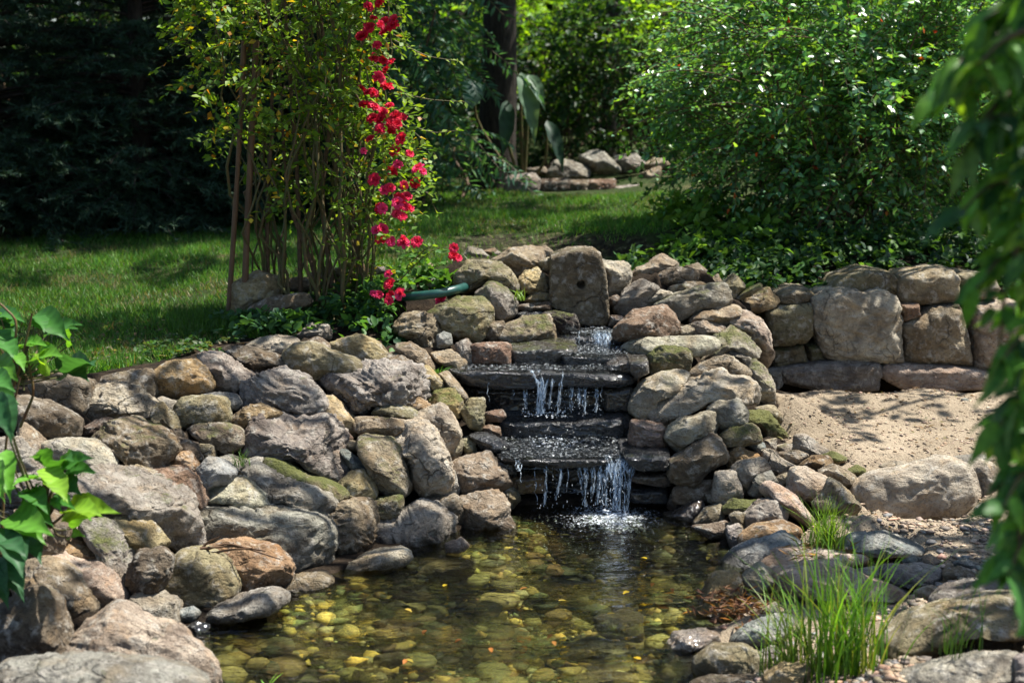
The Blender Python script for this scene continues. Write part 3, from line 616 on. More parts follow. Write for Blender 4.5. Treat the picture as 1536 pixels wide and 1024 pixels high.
SANDROCKS = '''
# stones lying around the sandy ground | rock | rock |
J | p st=0 ro=.6 y=4.95 th=.75 b=.03 level=6 square=3.4 cut=.08 | large grey slab standing on edge between the sand and the gravel | 563,470 570,400 640,350 830,308 1000,263 1100,298 1152,360 1172,452 1142,522 1060,570 900,580 760,580 600,560
J | y b=.05 | small tan stone at the tip of the large standing slab | 567,365 620,348 635,390 575,408
J | p y=4.95  | pale flat-topped boulder partly behind the hanging leaves | 1148,292 1200,263 1310,268 1350,330 1350,430 1330,532 1200,465 1170,392
J | g | grey stone beside the foot of the pale flat-topped boulder | 1188,522 1230,498 1282,560 1200,562
J | p th=1.1 | flat pale stone sunk in the sand behind the large slab | 655,297 740,263 822,270 770,302
J | g th=1.1 | long flat stone on the sand close to the hanging leaves | 1058,247 1200,228 1312,235 1240,267 1120,277
K | u th=1.2  | flat blue-grey stepping stone beside the sunlit grass tuft | 795,65 880,18 1000,8 1132,60 1120,92 1000,97 860,97
K | g | small grey stone at the edge of the big pinkish slab | 868,152 960,138 962,192 880,182
K | g th=1.2  | flat dark-edged slab among the gravel | 958,172 1010,143 1160,138 1222,160 1172,222 1060,212 970,192
K | u | dark round stone on the gravel behind the dark-edged slab | 1058,112 1100,93 1147,110 1120,132 1080,132
K | u | blue-grey stone on the gravel near the hanging leaves | 1268,122 1310,103 1367,130 1320,152 1280,142
K | t | low brown stone on the gravel beside the blue-grey one | 1228,162 1290,138 1352,160 1330,182 1240,187
K | g b=.05  | dark grey boulder in the hanging leaves' shade | 1183,262 1230,218 1330,193 1452,190 1452,272 1330,292 1230,322 1185,322
K | v b=.06 th=1.1  | big olive rounded slab in shade at the lower corner | 1008,432 1130,338 1320,288 1500,258 1580,280 1580,352 1300,392 1150,482 1060,482
K | g b=.08  | dark grey rock at the photo's lower edge under the olive slab | 1060,600 1080,558 1200,518 1400,478 1502,490 1490,640 1070,640
K | g b=.05 | grey rock in the very corner under the hanging leaves | 1470,640 1500,500 1590,470 1590,640
P | t | small brown stone on the gravel below the flat stepping stone | 1382,838 1398,832 1412,842 1400,852 1384,850
P | t | brown stone near the pinkish slab's far end in the gravel | 1378,890 1398,882 1418,890 1408,908 1384,906
I | u | little blue-grey cobble alone on the sand before the block wall | 1108,800 1130,793 1148,803 1145,818 1118,818
'''
BLOCKS = '''
# blocks of the dry stone retaining wall | wall_block | stone block | prism d=.34
I | v y=6.62  | low domed block on top of the wall, against the shrub | 393,212 440,148 600,98 740,118 782,170 765,232 590,238 420,228
I | t y=6.58  | rectangular tan capstone on the wall's top course | 770,172 800,128 990,98 1080,103 1118,150 1108,250 1070,277 880,287 778,272
I | p y=6.48 level=6 ro=.9 | biggest block of the wall, with a dip in its top edge | 308,262 400,228 480,218 600,238 680,218 762,250 783,310 793,500 798,602 700,612 580,597 440,602 370,562 340,482 308,402
I | v y=6.5  m=.12 | squarish olive block with a green stain beside the biggest block | 38,322 100,298 280,283 318,310 303,450 262,502 80,522 58,440
I | t y=6.55 | flat tan capping stone over the squarish olive block | 108,232 200,208 290,213 318,240 290,277 160,292 112,277
I | v y=6.53 m=.3 | green-stained low block under the squarish olive one | 65,532 250,508 272,602 80,642 58,592
I | v y=6.55 m=.4 | small mossy filler block between the low block and biggest block | 265,512 342,503 365,590 280,603
I | g y=6.45  | long base block of the wall, grey with slanting top | 115,642 300,618 500,598 660,608 683,640 662,757 480,785 300,760 130,720
I | k y=6.45  | long base block with a pointed end beside the gap | 676,662 720,618 900,623 1100,633 1240,658 1382,690 1362,760 1000,765 800,757 700,705
I | r y=6.52 | small reddish filler stone beside the biggest block | 788,290 882,283 898,352 800,382
I | t y=6.5  | broad block with sloping top, partly behind the hanging leaves | 798,402 900,352 960,308 1060,303 1122,330 1162,482 1188,622 950,617 803,607
I | n y=6.56 | little dark wedge stone above the broad sloping block | 1028,292 1100,278 1125,322 1060,325
I | t y=6.6 | capstone mostly covered by the hanging leaves | 1118,132 1160,118 1300,138 1335,200 1300,260 1120,262
I | k y=6.52  | pale block behind the hanging leaves at the wall's end | 1195,300 1400,278 1470,300 1470,640 1300,645 1200,642
I | g y=6.5 | last base block behind the hanging leaves | 1388,690 1500,690 1500,757 1385,757
I | g y=6.45 | small grey end stone at the wall foot by the lichen rock | 48,652 120,640 138,722 100,767 58,742
'''
FARROCKS = '''
# stones of the low far wall across the lawn | rock | rock | y=11.6
M | g block y=11.4 | squared grey stone at the end of the far low wall | 343,792 350,758 450,743 475,770 462,832 350,832
M | b y=11.9 | flat brownish stone behind the squared end stone of the far wall | 413,722 500,708 517,740 440,750
M | g y=11.8 | slanting stone on the far wall's top beside the tallest | 513,762 550,688 600,683 687,710 682,752 600,768
M | g y=11.9 | tallest stone on top of the far wall, in a patch of light | 658,662 700,648 742,643 792,680 822,722 760,732 690,717
M | g y=12.0 | pale stone on the far wall's top half behind the shrub | 798,667 900,653 932,700 900,727 830,732
M | n y=11.5 block | dark squat stone in the far wall's lower row | 465,772 600,763 612,822 480,832
M | b y=11.5 block | brown squat stone under the far wall's tallest stone | 598,772 690,773 692,832 615,842
M | r y=11.5 block | reddish stone in the far wall's lower row | 688,772 800,768 802,832 700,834
M | g y=11.5 block | grey stone in the far wall's lower row beside the shrub | 798,802 900,788 932,850 820,852
M | t y=11.8 | stone of the far wall seen between the shrub's sprays | 915,742 1000,708 990,790 930,790
M | g y=11.7 | grey stone of the far wall low behind the shrub's outer sprays | 1010,770 1060,755 1110,770 1120,800 1040,805
M | t y=12.0 | farthest pale stone of the far wall, high behind the shrub's sprays | 930,700 980,672 1040,690 1050,722 960,735
M | k y=11.3 | pinkish stone at the far wall's near end under the shrub | 958,812 1060,803 1062,862 970,862
'''
ROSEFOOT = '''
# stones edging the bed behind the rose bush | rock | rock |
C | y y=6.15 block | pale tan edging stone beside the wooden stakes | 172,330 200,312 310,258 420,288 430,330 400,400 300,420 200,490 172,450
C | t y=6.3 block | tan edging stone behind the rose's lower stems | 420,300 540,280 640,290 650,340 560,350 430,345
C | b y=6.0 block | dark edging stone in the grass below the pale tan one | 283,442 400,388 560,368 590,430 480,465 400,485 290,495
C | k y=6.35 block th=.7 | long flat kerb stone catching light behind the rose stems | 600,258 700,235 800,222 800,262 700,275 610,290
C | g y=6.45 block th=.7 | second flat kerb stone next to the green pipe's end | 800,225 990,213 1000,240 980,258 810,264
C | t y=6.35 block | stone under the flat kerb stone behind the rose stems | 690,300 800,270 900,270 930,330 880,400 720,400
'''
LEDGES = '''
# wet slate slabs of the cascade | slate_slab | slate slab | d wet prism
F | y=5.06 d=.45 level=6 capv=690 | lowest slate ledge that the last fall spills over | 383,458 520,457 760,470 960,468 1060,460 1092,500 960,522 700,532 480,512 398,492
F | y=5.05 d=.32  | thick wet slab beside the lowest ledge's strongest spill | 1078,456 1340,456 1353,542 1140,550 1095,515
F | n y=5.1 d=.3 | brown wet slab under the thick one beside the last fall | 1108,562 1340,557 1354,624 1310,638 1118,602
F | y=5.1 d=.3 | black glistening slab at the pool beside the last fall | 1098,647 1322,642 1337,727 1118,722
F | w y=5.1 d=.2 | dark stone propping the lowest ledge's end | 373,472 480,500 497,562 425,577 388,542
F | o y=5.17 d=.12 | brown stone behind the thin trickles of the last fall | 435,577 642,562 655,662 470,672
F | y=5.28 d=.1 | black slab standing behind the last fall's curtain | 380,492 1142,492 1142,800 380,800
F | y=5.4 d=.45 level=6 ro=1.2 | slate riser under the second fall with chipped face | 398,264 600,260 800,264 1100,240 1130,270 1107,397 1000,402 800,402 560,382 418,392
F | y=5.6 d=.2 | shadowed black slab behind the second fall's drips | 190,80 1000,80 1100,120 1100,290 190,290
F | w y=5.48 d=.28 | dark square stone under the main ledge's sunny end | 958,100 1130,78 1160,152 1120,217 978,217
E | y=5.45 d=.5 level=6 capv=558 | main slate ledge, the widest slab of the cascade | 255,797 400,777 700,792 1000,802 1140,812 1250,806 1302,850 1292,887 1200,897 1100,890 860,887 700,905 500,907 335,882
E | w y=5.62 d=.35  m=.25 | dark mossy slab on the main ledge under the pitted boulder | 588,677 760,658 968,666 972,702 900,717 882,762 760,777 598,767
E | y=5.59 d=.4  capv=534.5 | shallow slate step above the main ledge | 878,707 1140,720 1250,730 1247,792 1100,802 878,787
E | y=5.84 d=.45  capv=503 | topmost slate step below the holed upright stone | 845,590 960,592 1200,605 1257,617 1257,740 845,730
E | w y=5.5 d=.26 | wet dark block at the sunny end of the shallow step | 1138,772 1200,740 1360,743 1372,800 1250,814 1150,807
G | w y=5.45 d=.2 | small black stone below the mossy cube at the ledge pool | 165,600 270,598 275,662 200,700 160,650
'''
UNDER = '''
# larger stones lying on the pool bed | submerged_stone | stone | round th=.7
L | y | yellowish flat stone under water near the photo's lower edge | 1300,290 1380,258 1460,270 1536,300 1500,325 1400,327 1310,315
L | o | long amber stone under water below the concave boulder | 800,70 860,20 940,5 1000,15 990,50 900,75
L | v | olive stone under water in the middle of the pool | 1210,95 1280,70 1400,80 1420,105 1300,120
L | b | brown stone under water beside the greenish reflections | 680,235 740,218 820,225 840,245 760,262 700,258
L | y | pale yellow stone under water below the amber stone | 770,118 810,105 865,115 850,132 790,135
L | v | olive stone under water at the photo's lower edge | 690,310 760,300 800,320 740,345 690,335
L | o | rusty stone under water near the flat yellowish one | 1340,375 1420,362 1500,370 1536,393 1400,410 1340,400
L | b | brown stone under water close to the dark-striped stone | 490,300 560,288 610,298 590,315 510,316
L | v | mossy stone under water beside the pinkish wet stone | 1400,190 1480,170 1536,180 1536,260 1440,250 1400,225
'''
for tb in (BANK, POOLHEAD, SANDSLOPE, SANDROCKS, BLOCKS, FARROCKS, ROSEFOOT, LEDGES): rock_table(tb)
# the upright holed stone at the head of the cascade
_z = ZONES['E']
mono = place_rock('standing_stone', 'upright brown stone slab with a round hole, standing above the cascade', 'standing stone', None, 'b',
           [(826, 387), (853, 376), (892, 376), (903, 385), (911, 420), (916, 482), (911, 490), (867, 488), (855, 473), (825, 461)],
           y=6.02, prism=True, depth=.2, square=14.0, facets=0, cut=.03, rough=.5, strata=.3, moss=.05, grow=1.0, level=6, hole=(600 + 993 * _z[2], 340 + 320 * _z[2], 5.2))
# ---------------------------------------------------------------- ground, pond bed, water
def pond_sd(XY):
    """signed distance to the pond outline, negative inside"""
    XY = np.atleast_2d(XY); a = POND; b = np.roll(POND, -1, 0); best = np.full(len(XY), 1e9); ins = np.zeros(len(XY), bool)
    for p, q in zip(a, b):
        e = q - p; t = np.clip(((XY - p) @ e) / (e @ e), 0, 1); best = np.minimum(best, np.linalg.norm(XY - p - t[:, None] * e, axis=1))
        c = (p[1] > XY[:, 1]) != (q[1] > XY[:, 1]); xi = (q[0] - p[0]) * (XY[:, 1] - p[1]) / (q[1] - p[1] + 1e-12) + p[0]; ins ^= c & (XY[:, 0] < xi)
    return np.where(ins, -best, best)
def in_poly(PX, poly):
    PX = np.asarray(PX); ins = np.zeros(len(PX), bool); P = np.array(poly, float)
    for p, q in zip(P, np.roll(P, -1, 0)):
        c = (p[1] > PX[:, 1]) != (q[1] > PX[:, 1]); xi = (q[0] - p[0]) * (PX[:, 1] - p[1]) / (q[1] - p[1] + 1e-12) + p[0]; ins ^= c & (PX[:, 0] < xi)
    return ins
def bed_depth(sd): return -.05 - .22 * np.clip(-sd / .35, 0, 1)
def ground_z(XY, rocks=True):
    z = land(XY)
    if rocks:
        low = np.zeros(len(XY))
        for x, y, r, zc in ROCKS:
            if r < .02 or y > 7.5: continue
            near = np.where((abs(XY[:, 0] - x) < r * 2.2) & (abs(XY[:, 1] - y) < r * 2.2))[0]
            if len(near):
                d = np.hypot(XY[near, 0] - x, XY[near, 1] - y)
                low[near] = np.maximum(low[near], np.clip(1.75 - d / r, 0, 1) * min(.17, 1.1 * r))
        z = z - low
    pxg = to_px(np.column_stack([XY, z])); ch = in_poly(pxg, [(668, 560), (690, 520), (860, 488), (950, 488), (965, 560), (1020, 640), (1030, 770), (760, 770), (740, 690)]) & (XY[:, 1] > 4.9) & (XY[:, 1] < 6.1); z = np.where(ch, z - .28, z)
    sd = pond_sd(XY); z = np.where(sd < 0, np.minimum(z, bed_depth(sd)), np.where(sd > .1, np.maximum(z, .015), z))
    return z
fx = np.concatenate([[-80, -50, -30, -18, -12, -9, -7, -6], np.arange(-5, 5.001, .04), [6, 7, 9, 12, 18, 30, 50, 80]])
fy = np.concatenate([[-30, -15, -8, -4, -2, 0, 1], np.arange(1.8, 8.0, .04), np.arange(8.0, 16, .12), [17, 18, 20, 23, 27, 33, 40, 55, 80, 120]])
gx, gy = np.meshgrid(fx, fy, indexing='ij'); XY = np.stack([gx.ravel(), gy.ravel()], -1)
gz = ground_z(XY) + .014 * fbm(np.column_stack([XY * 6, np.zeros(len(XY))]), 5, 3) * (XY[:, 1] < 16)
gV = np.column_stack([XY, gz])
nx_, ny_ = len(fx), len(fy); ii = (np.arange(nx_ - 1)[:, None] * ny_ + np.arange(ny_ - 1)[None, :]).ravel()
gF = np.stack([ii, ii + ny_, ii + ny_ + 1, ii + 1], -1)
gpx = to_px(gV)
LAWN = [(-900, 346), (0, 346), (330, 346), (640, 270), (760, 285), (800, 294), (1010, 292), (1060, 330), (980, 352), (900, 372), (800, 384), (690, 392), (640, 410), (560, 470), (440, 505), (340, 508), (250, 540), (100, 566), (-900, 575)]
SAND = [(1170, 575), (1560, 578), (2200, 600), (2200, 1400), (1000, 1400), (1060, 960), (1090, 860), (1160, 800), (1290, 770), (1210, 690), (1160, 640)]
front = (gV[:, 1] > 2.0)
lawn = in_poly(gpx, LAWN) & front; lawn |= (gV[:, 1] > 7.3) | (gV[:, 0] < -3.2)
sand = (in_poly(gpx, SAND) & front & (gV[:, 1] < 6.55)) | ((gV[:, 0] > 1.6) & (gV[:, 1] < 6.55))
bare = in_poly(gpx, [(680, 355), (800, 350), (960, 352), (1010, 372), (900, 392), (690, 395)]) & front
bed = pond_sd(gV[:, :2]) < .02
gc = np.zeros((len(gV), 3)); gc[lawn & ~sand, 0] = 1; gc[bare, 1] = .28; gc[bare, 0] = .45; gc[sand, 1] = 1; gc[sand & (gV[:, 1] > 6.25), 1] = .62; gc[bed, 0] = 0; gc[bed, 1] = 0; gc[bed, 2] = 1
m, nt, out = new_mat('earth'); k = NT(nt); tc = k.n('ShaderNodeTexCoord'); at = k.n('ShaderNodeAttribute', attribute_name='Col'); sx = k.n('ShaderNodeSeparateColor'); k.l(at.outputs['Color'], sx.inputs[0])
co = tc.outputs['Object']; n1 = k.noise(co, 3.2, 5, .6); n2 = k.noise(co, 22, 6, .7); n3 = k.noise(co, 140, 4, .7)
soil = k.mix(k.ramp(n2, [(.35, 0), (.65, 1)]), (.014, .010, .007), (.05, .035, .022))
grassc = k.mix(k.ramp(n2, [(.3, 0), (.7, 1)]), (.018, .030, .008), (.05, .075, .02)); grassc = k.mix(k.ramp(n1, [(.52, 0), (.68, .7)]), grassc, (.12, .10, .05))
sandc = k.mix(k.ramp(n1, [(.35, 0), (.65, 1)]), (.29, .232, .16), (.46, .375, .27)); sandc = k.mix(k.ramp(n3, [(.3, .8), (.48, 0)]), sandc, (.17, .12, .08)); sandc = k.mix(k.ramp(n2, [(.56, 0), (.72, .6)]), sandc, (.20, .14, .09))
bedc = k.mix(k.ramp(n2, [(.35, 0), (.65, 1)]), (.022, .024, .010), (.085, .075, .025))
edge = k.math('MULTIPLY', k.math('SUBTRACT', n2, .5), 1.3)
def soft(ch): return k.ramp(k.math('ADD', sx.outputs[ch], edge), [(.35, 0), (.65, 1)])
c = k.mix(soft(0), soil, grassc); c = k.mix(soft(1), c, sandc); c = k.mix(sx.outputs[2], c, bedc)
p = k.n('ShaderNodeBsdfPrincipled', i_Roughness=.95); p.inputs['Specular IOR Level'].default_value = .15; k.l(c, p.inputs['Base Color'])
b = k.n('ShaderNodeBump', i_Strength=1.0, i_Distance=.03); k.l(k.math('ADD', n2, k.math('MULTIPLY', n3, .5)), b.inputs['Height']); k.l(b.outputs[0], p.inputs['Normal']); k.l(p.outputs[0], out.inputs[0])
tag(mesh_obj('ground', gV, gF, m, None, True, gc), kind='structure')
HP_G = gz.reshape(nx_, ny_)
def gz_at(XY):
    i = np.clip(np.searchsorted(fx, XY[:, 0]) - 1, 0, nx_ - 2); j = np.clip(np.searchsorted(fy, XY[:, 1]) - 1, 0, ny_ - 2)
    a = (XY[:, 0] - fx[i]) / (fx[i + 1] - fx[i]); b_ = (XY[:, 1] - fy[j]) / (fy[j + 1] - fy[j])
    return HP_G[i, j] * (1 - a) * (1 - b_) + HP_G[i + 1, j] * a * (1 - b_) + HP_G[i, j + 1] * (1 - a) * b_ + HP_G[i + 1, j + 1] * a * b_

# stones under water lie on the bed
for ln in UNDER.strip().splitlines()[1:]:
    zone, tone, label, pts = [q.strip() for q in ln.split('|')]; ox, oy, s = ZONES[zone]
    poly = [(ox + s * float(a), oy + s * float(b_)) for a, b_ in (q.split(',') for q in pts.split())]
    cu = np.mean(poly, 0); Cw = at_z(cu[0], cu[1], -.05)
    place_rock('submerged_stone', label, 'stone', 'larger stones lying on the pool bed', dict(y='p', o='y', v='t', b='o').get(tone, tone), poly, y=Cw[1], thick=.8, square=2.4, facets=5, rough=.8, level=4)

def pebbles(name, XYZ, size, cols, mat, flat=.42, level=1):
    V0, T0 = ico(level); n = len(XYZ); Rz = rng.uniform(0, 6.28, n); sc = rng.uniform(.7, 1.3, (n, 3)) * size[:, None]; sc[:, 2] *= flat
    jit = 1 + (.3 if level == 1 else .07) * rng.normal(size=(n, len(V0), 1))
    P = V0[None] * jit * sc[:, None, :]; cr, sr = np.cos(Rz)[:, None], np.sin(Rz)[:, None]
    P = np.stack([P[..., 0] * cr - P[..., 1] * sr, P[..., 0] * sr + P[..., 1] * cr, P[..., 2]], -1) + XYZ[:, None, :]
    T = (T0[None] + (np.arange(n) * len(V0))[:, None, None]).reshape(-1, 3)
    o = mesh_obj(name, P.reshape(-1, 3), T, mat, None, True, np.repeat(cols, len(V0), 0)); o['kind'] = 'stuff'; return o
m, nt, out = new_mat('pebble'); k = NT(nt); a = k.n('ShaderNodeAttribute', attribute_name='Col'); tc = k.n('ShaderNodeTexCoord')
nn = k.noise(tc.outputs['Object'], 90, 4, .7); p = k.n('ShaderNodeBsdfPrincipled', i_Roughness=.75)
k.l(k.mix(k.ramp(nn, [(.35, 0), (.65, 1)]), k.mix(1.0, a.outputs['Color'], (.6, .55, .5), 'MULTIPLY'), k.mix(1.0, a.outputs['Color'], (1.25, 1.2, 1.1), 'MULTIPLY')), p.inputs['Base Color']); k.l(p.outputs[0], out.inputs[0]); PEB = m
def pick(cols, n, jit=.15):
    c = np.array(cols)[rng.integers(0, len(cols), n)]; return c * rng.uniform(1 - jit, 1 + jit, (n, 1)) * rng.uniform(.93, 1.07, (n, 3))
# pool bed pebbles
n = 9000; XYp = np.column_stack([rng.uniform(-1.3, .9, n), rng.uniform(2.6, 5.2, n)]); XYp = XYp[(pond_sd(XYp) < .05)]; XYp = XYp[gz_at(XYp) < -.02]
sz = .006 + .034 * rng.random(len(XYp)) ** 3.2
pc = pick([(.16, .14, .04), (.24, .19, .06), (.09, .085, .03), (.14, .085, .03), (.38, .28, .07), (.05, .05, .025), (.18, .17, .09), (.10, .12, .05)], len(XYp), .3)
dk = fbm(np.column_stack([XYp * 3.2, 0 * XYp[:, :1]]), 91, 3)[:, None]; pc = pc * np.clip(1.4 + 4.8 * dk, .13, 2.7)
nb_ = 260; XYb = np.column_stack([rng.uniform(-1.2, .8, nb_), rng.uniform(2.7, 5.0, nb_)]); XYb = XYb[pond_sd(XYb) < -.02]; sb = rng.uniform(.03, .075, len(XYb))
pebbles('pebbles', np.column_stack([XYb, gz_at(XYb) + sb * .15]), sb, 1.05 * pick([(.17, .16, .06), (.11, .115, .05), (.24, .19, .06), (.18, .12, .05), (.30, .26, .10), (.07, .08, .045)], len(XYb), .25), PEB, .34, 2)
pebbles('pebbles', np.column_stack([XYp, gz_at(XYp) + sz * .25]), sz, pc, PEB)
# gravel around the sand's near side
n = 9000; uv = np.column_stack([rng.uniform(1080, 1700, n), 745 + 330 * rng.random(n)]); P = np.array([at_z(u, v, .09) for u, v in uv]); dens = np.clip((uv[:, 1] - 755) / 40, 0, 1) * np.clip((uv[:, 0] - 1230) / 90, .25, 1)
P = P[rng.random(n) < dens]; P = P[pond_sd(P[:, :2]) > .05]; sz = .004 + .016 * rng.random(len(P)) ** 3.5; P[:, 2] = gz_at(P[:, :2]) + sz * .2
pebbles('gravel', P, sz, pick([(.34, .27, .2), (.40, .33, .26), (.24, .2, .16), (.2, .2, .2), (.36, .24, .17), (.14, .12, .1)], len(P), .2), PEB)
n = 4500; uv = np.column_stack([rng.uniform(1170, 1560, n), 588 + 182 * rng.random(n)]); P = np.array([at_z(u, v, .19) for u, v in uv]); sz = .0025 + .008 * rng.random(n) ** 4; P[:, 2] = gz_at(P[:, :2]) + sz * .2
pebbles('gravel', P, sz, pick([(.30, .22, .15), (.2, .15, .1), (.45, .36, .28), (.12, .09, .07)], n, .2), PEB)

# water
def water_mat(name, scale, bumpd, tint, refr=.35, big=6.0, foam=None):
    m, nt, out = new_mat(name); k = NT(nt); tc = k.n('ShaderNodeTexCoord'); mp = k.n('ShaderNodeMapping'); mp.inputs['Scale'].default_value = (1.0, 1.9, 1.0); k.l(tc.outputs['Object'], mp.inputs[0])
    n1 = k.noise(mp.outputs[0], big, 2, .5, .8); n2 = k.noise(mp.outputs[0], scale, 3, .55, .6)
    h = k.math('ADD', k.math('MULTIPLY', n1, 1.0), k.math('MULTIPLY', n2, .45))
    # rings spreading from the fall
    wv = k.n('ShaderNodeTexWave', wave_type='RINGS', rings_direction='SPHERICAL', i_Scale=5.5, i_Distortion=3.0, i_Detail=2.0); wv.inputs['Detail Scale'].default_value = 3.0
    of = k.n('ShaderNodeVectorMath', operation='SUBTRACT'); k.l(tc.outputs['Object'], of.inputs[0]); of.inputs[1].default_value = (at_z(915, 775, 0)[0], at_z(915, 775, 0)[1], 0); k.l(of.outputs[0], wv.inputs['Vector'])
    ln = k.n('ShaderNodeVectorMath', operation='LENGTH'); k.l(of.outputs[0], ln.inputs[0])
    fall = k.ramp(ln.outputs['Value'], [(.0, 1), (1.1, .12)])
    h = k.math('ADD', k.math('MULTIPLY', h, k.math('ADD', .35, k.math('MULTIPLY', fall, 1.5))), k.math('MULTIPLY', wv.outputs['Fac'], k.math('MULTIPLY', fall, .05)))
    b = k.n('ShaderNodeBump', i_Strength=1.0, i_Distance=bumpd); k.l(h, b.inputs['Height'])
    fr = k.n('ShaderNodeFresnel', i_IOR=1.333); k.l(b.outputs[0], fr.inputs['Normal'])
    t = k.n('ShaderNodeBsdfTransparent', i_Color=(*tint, 1)); r = k.n('ShaderNodeBsdfRefraction', i_IOR=1.333, i_Roughness=.0, i_Color=(*tint, 1)); k.l(b.outputs[0], r.inputs['Normal'])
    m1 = k.n('ShaderNodeMixShader', i_Fac=refr); k.l(t.outputs[0], m1.inputs[1]); k.l(r.outputs[0], m1.inputs[2])
    g = k.n('ShaderNodeBsdfGlossy', i_Roughness=.03); k.l(b.outputs[0], g.inputs['Normal'])
    m2 = k.n('ShaderNodeMixShader'); k.l(fr.outputs[0], m2.inputs[0]); k.l(m1.outputs[0], m2.inputs[1]); k.l(g.outputs[0], m2.inputs[2])
    # white froth where the water is broken up
    fm = k.n('ShaderNodeMapping'); fm.inputs['Scale'].default_value = (1.0, .55, 1.0); k.l(tc.outputs['Object'], fm.inputs[0]); fn = k.noise(fm.outputs[0], 75, 5, .75, 1.2)
    if foam == 'pool': fn = k.math('MULTIPLY', fn, k.ramp(ln.outputs['Value'], [(.05, 1.22), (.48, .5)]))
    df = k.n('ShaderNodeBsdfPrincipled', i_Roughness=.3); df.inputs['Base Color'].default_value = (.8, .86, .9, 1)
    m3 = k.n('ShaderNodeMixShader'); k.l(k.ramp(fn, [(.56, 0), (.70, .75)]), m3.inputs[0]); k.l(m2.outputs[0], m3.inputs[1]); k.l(df.outputs[0], m3.inputs[2]); k.l(m3.outputs[0], out.inputs[0]); return m
POOLW = water_mat('pool_water', 20, .042, (.9, .95, .76), .4, foam='pool'); LEDGEW = water_mat('ledge_water', 60, .06, (.9, .93, .93), .2, 22)
q = np.array([(-1.6, 1.9, 0), (1.2, 1.9, 0), (1.2, 5.25, 0), (-1.6, 5.25, 0)], float)
tag(mesh_obj('pool_water', q, np.array([[0, 1, 2, 3]]), POOLW), kind='structure')
def sheet(u0, u1, v, y0, y1, dz=.007):
    a, b_ = at_y(u0, v, y0), at_y(u1, v, y0); z = a[2] + dz
    nx = 40; ny = 16; X, Y = np.meshgrid(np.linspace(a[0], b_[0], nx), np.linspace(y0, y1, ny), indexing='ij')
    Z = z + .006 * fbm(np.column_stack([X.ravel() * 24, Y.ravel() * 30, np.zeros(X.size)]), 3, 2)
    # irregular front lip
    Yr = Y.ravel() + .02 * noise(np.column_stack([X.ravel() * 14, np.zeros(X.size), np.zeros(X.size)]), 9) * (Y.ravel() < (y0 + .05))
    i2 = (np.arange(nx - 1)[:, None] * ny + np.arange(ny - 1)[None]).ravel()
    tag(mesh_obj('ledge_water', np.column_stack([X.ravel(), Yr, Z]), np.stack([i2, i2 + ny, i2 + ny + 1, i2 + 1], -1), LEDGEW, None, True), kind='structure')
sheet(752, 938, 689, 5.07, 5.5); sheet(692, 950, 557, 5.47, 5.95); sheet(842, 942, 533.5, 5.6, 6.0); sheet(842, 942, 501.5, 5.85, 6.15)
# falling water
m, nt, out = new_mat('falling_water'); k = NT(nt); tc = k.n('ShaderNodeTexCoord'); mp = k.n('ShaderNodeMapping'); mp.inputs['Scale'].default_value = (1, 1, .22); k.l(tc.outputs['Object'], mp.inputs[0])
f = k.noise(mp.outputs[0], 120, 3, .6, .3); p = k.n('ShaderNodeBsdfPrincipled', i_Roughness=.12); p.inputs['Base Color'].default_value = (.62, .72, .80, 1); p.inputs['Specular IOR Level'].default_value = .8
t = k.n('ShaderNodeBsdfTransparent', i_Color=(.93, .96, 1, 1)); mx = k.n('ShaderNodeMixShader'); k.l(k.ramp(f, [(.42, .03), (.66, .6)]), mx.inputs[0]); k.l(t.outputs[0], mx.inputs[1]); k.l(p.outputs[0], mx.inputs[2])
bb = k.n('ShaderNodeBump', i_Strength=.8, i_Distance=.01); k.l(f, bb.inputs['Height']); k.l(bb.outputs[0], p.inputs['Normal']); k.l(mx.outputs[0], out.inputs[0]); FALL = m
FILM = m.copy(); FILM.name = 'water_film'
for nd in FILM.node_tree.nodes:
    if nd.type == 'VALTORGB': nd.color_ramp.elements[0].color = (.02, .02, .02, 1); nd.color_ramp.elements[1].color = (.68, .68, .68, 1); nd.color_ramp.elements[0].position = .46
m, nt, out = new_mat('splash'); k = NT(nt); p = k.n('ShaderNodeBsdfPrincipled', i_Roughness=.15); p.inputs['Base Color'].default_value = (.85, .9, .95, 1); t = k.n('ShaderNodeBsdfTransparent'); mx = k.n('ShaderNodeMixShader', i_Fac=.6); k.l(t.outputs[0], mx.inputs[1]); k.l(p.outputs[0], mx.inputs[2]); k.l(mx.outputs[0], out.inputs[0]); SPLASH = m
def tubes(polys, radii, sides=5):
    """polys: list of (n,3); radii: list of (n,)"""
    Vs, Fs = [], []; off = 0
    for P, r in zip(polys, radii):
        P = np.asarray(P, float); n = len(P); T = unit(np.gradient(P, axis=0)); ref = np.array([.13, .97, .2]) if abs(T[0] @ np.array([.13, .97, .2])) < .9 else np.array([1.0, 0, 0])
        A = unit(np.cross(T, ref)); B = np.cross(T, A); an = np.arange(sides) * 2 * np.pi / sides
        V = P[:, None] + (np.cos(an)[None, :, None] * A[:, None] + np.sin(an)[None, :, None] * B[:, None]) * np.asarray(r)[:, None, None]
        Vs.append(V.reshape(-1, 3)); i = np.arange(n - 1)[:, None] * sides; j = np.arange(sides)[None]; j2 = (j + 1) % sides
        Fs.append(np.stack([i + j, i + j2, i + sides + j2, i + sides + j], -1).reshape(-1, 4) + off); off += n * sides
    return np.concatenate(Vs), np.concatenate(Fs)
def smooth_poly(P, n):
    P = np.asarray(P, float); t = np.linspace(0, 1, len(P)); s = np.linspace(0, 1, n)
    out_ = np.stack([np.interp(s, t, P[:, i]) for i in range(P.shape[1])], -1)
    for _ in range(max(1, n // (len(P) * 2))): out_[1:-1] = (out_[:-2] + out_[1:-1] * 2 + out_[2:]) / 4
    return out_
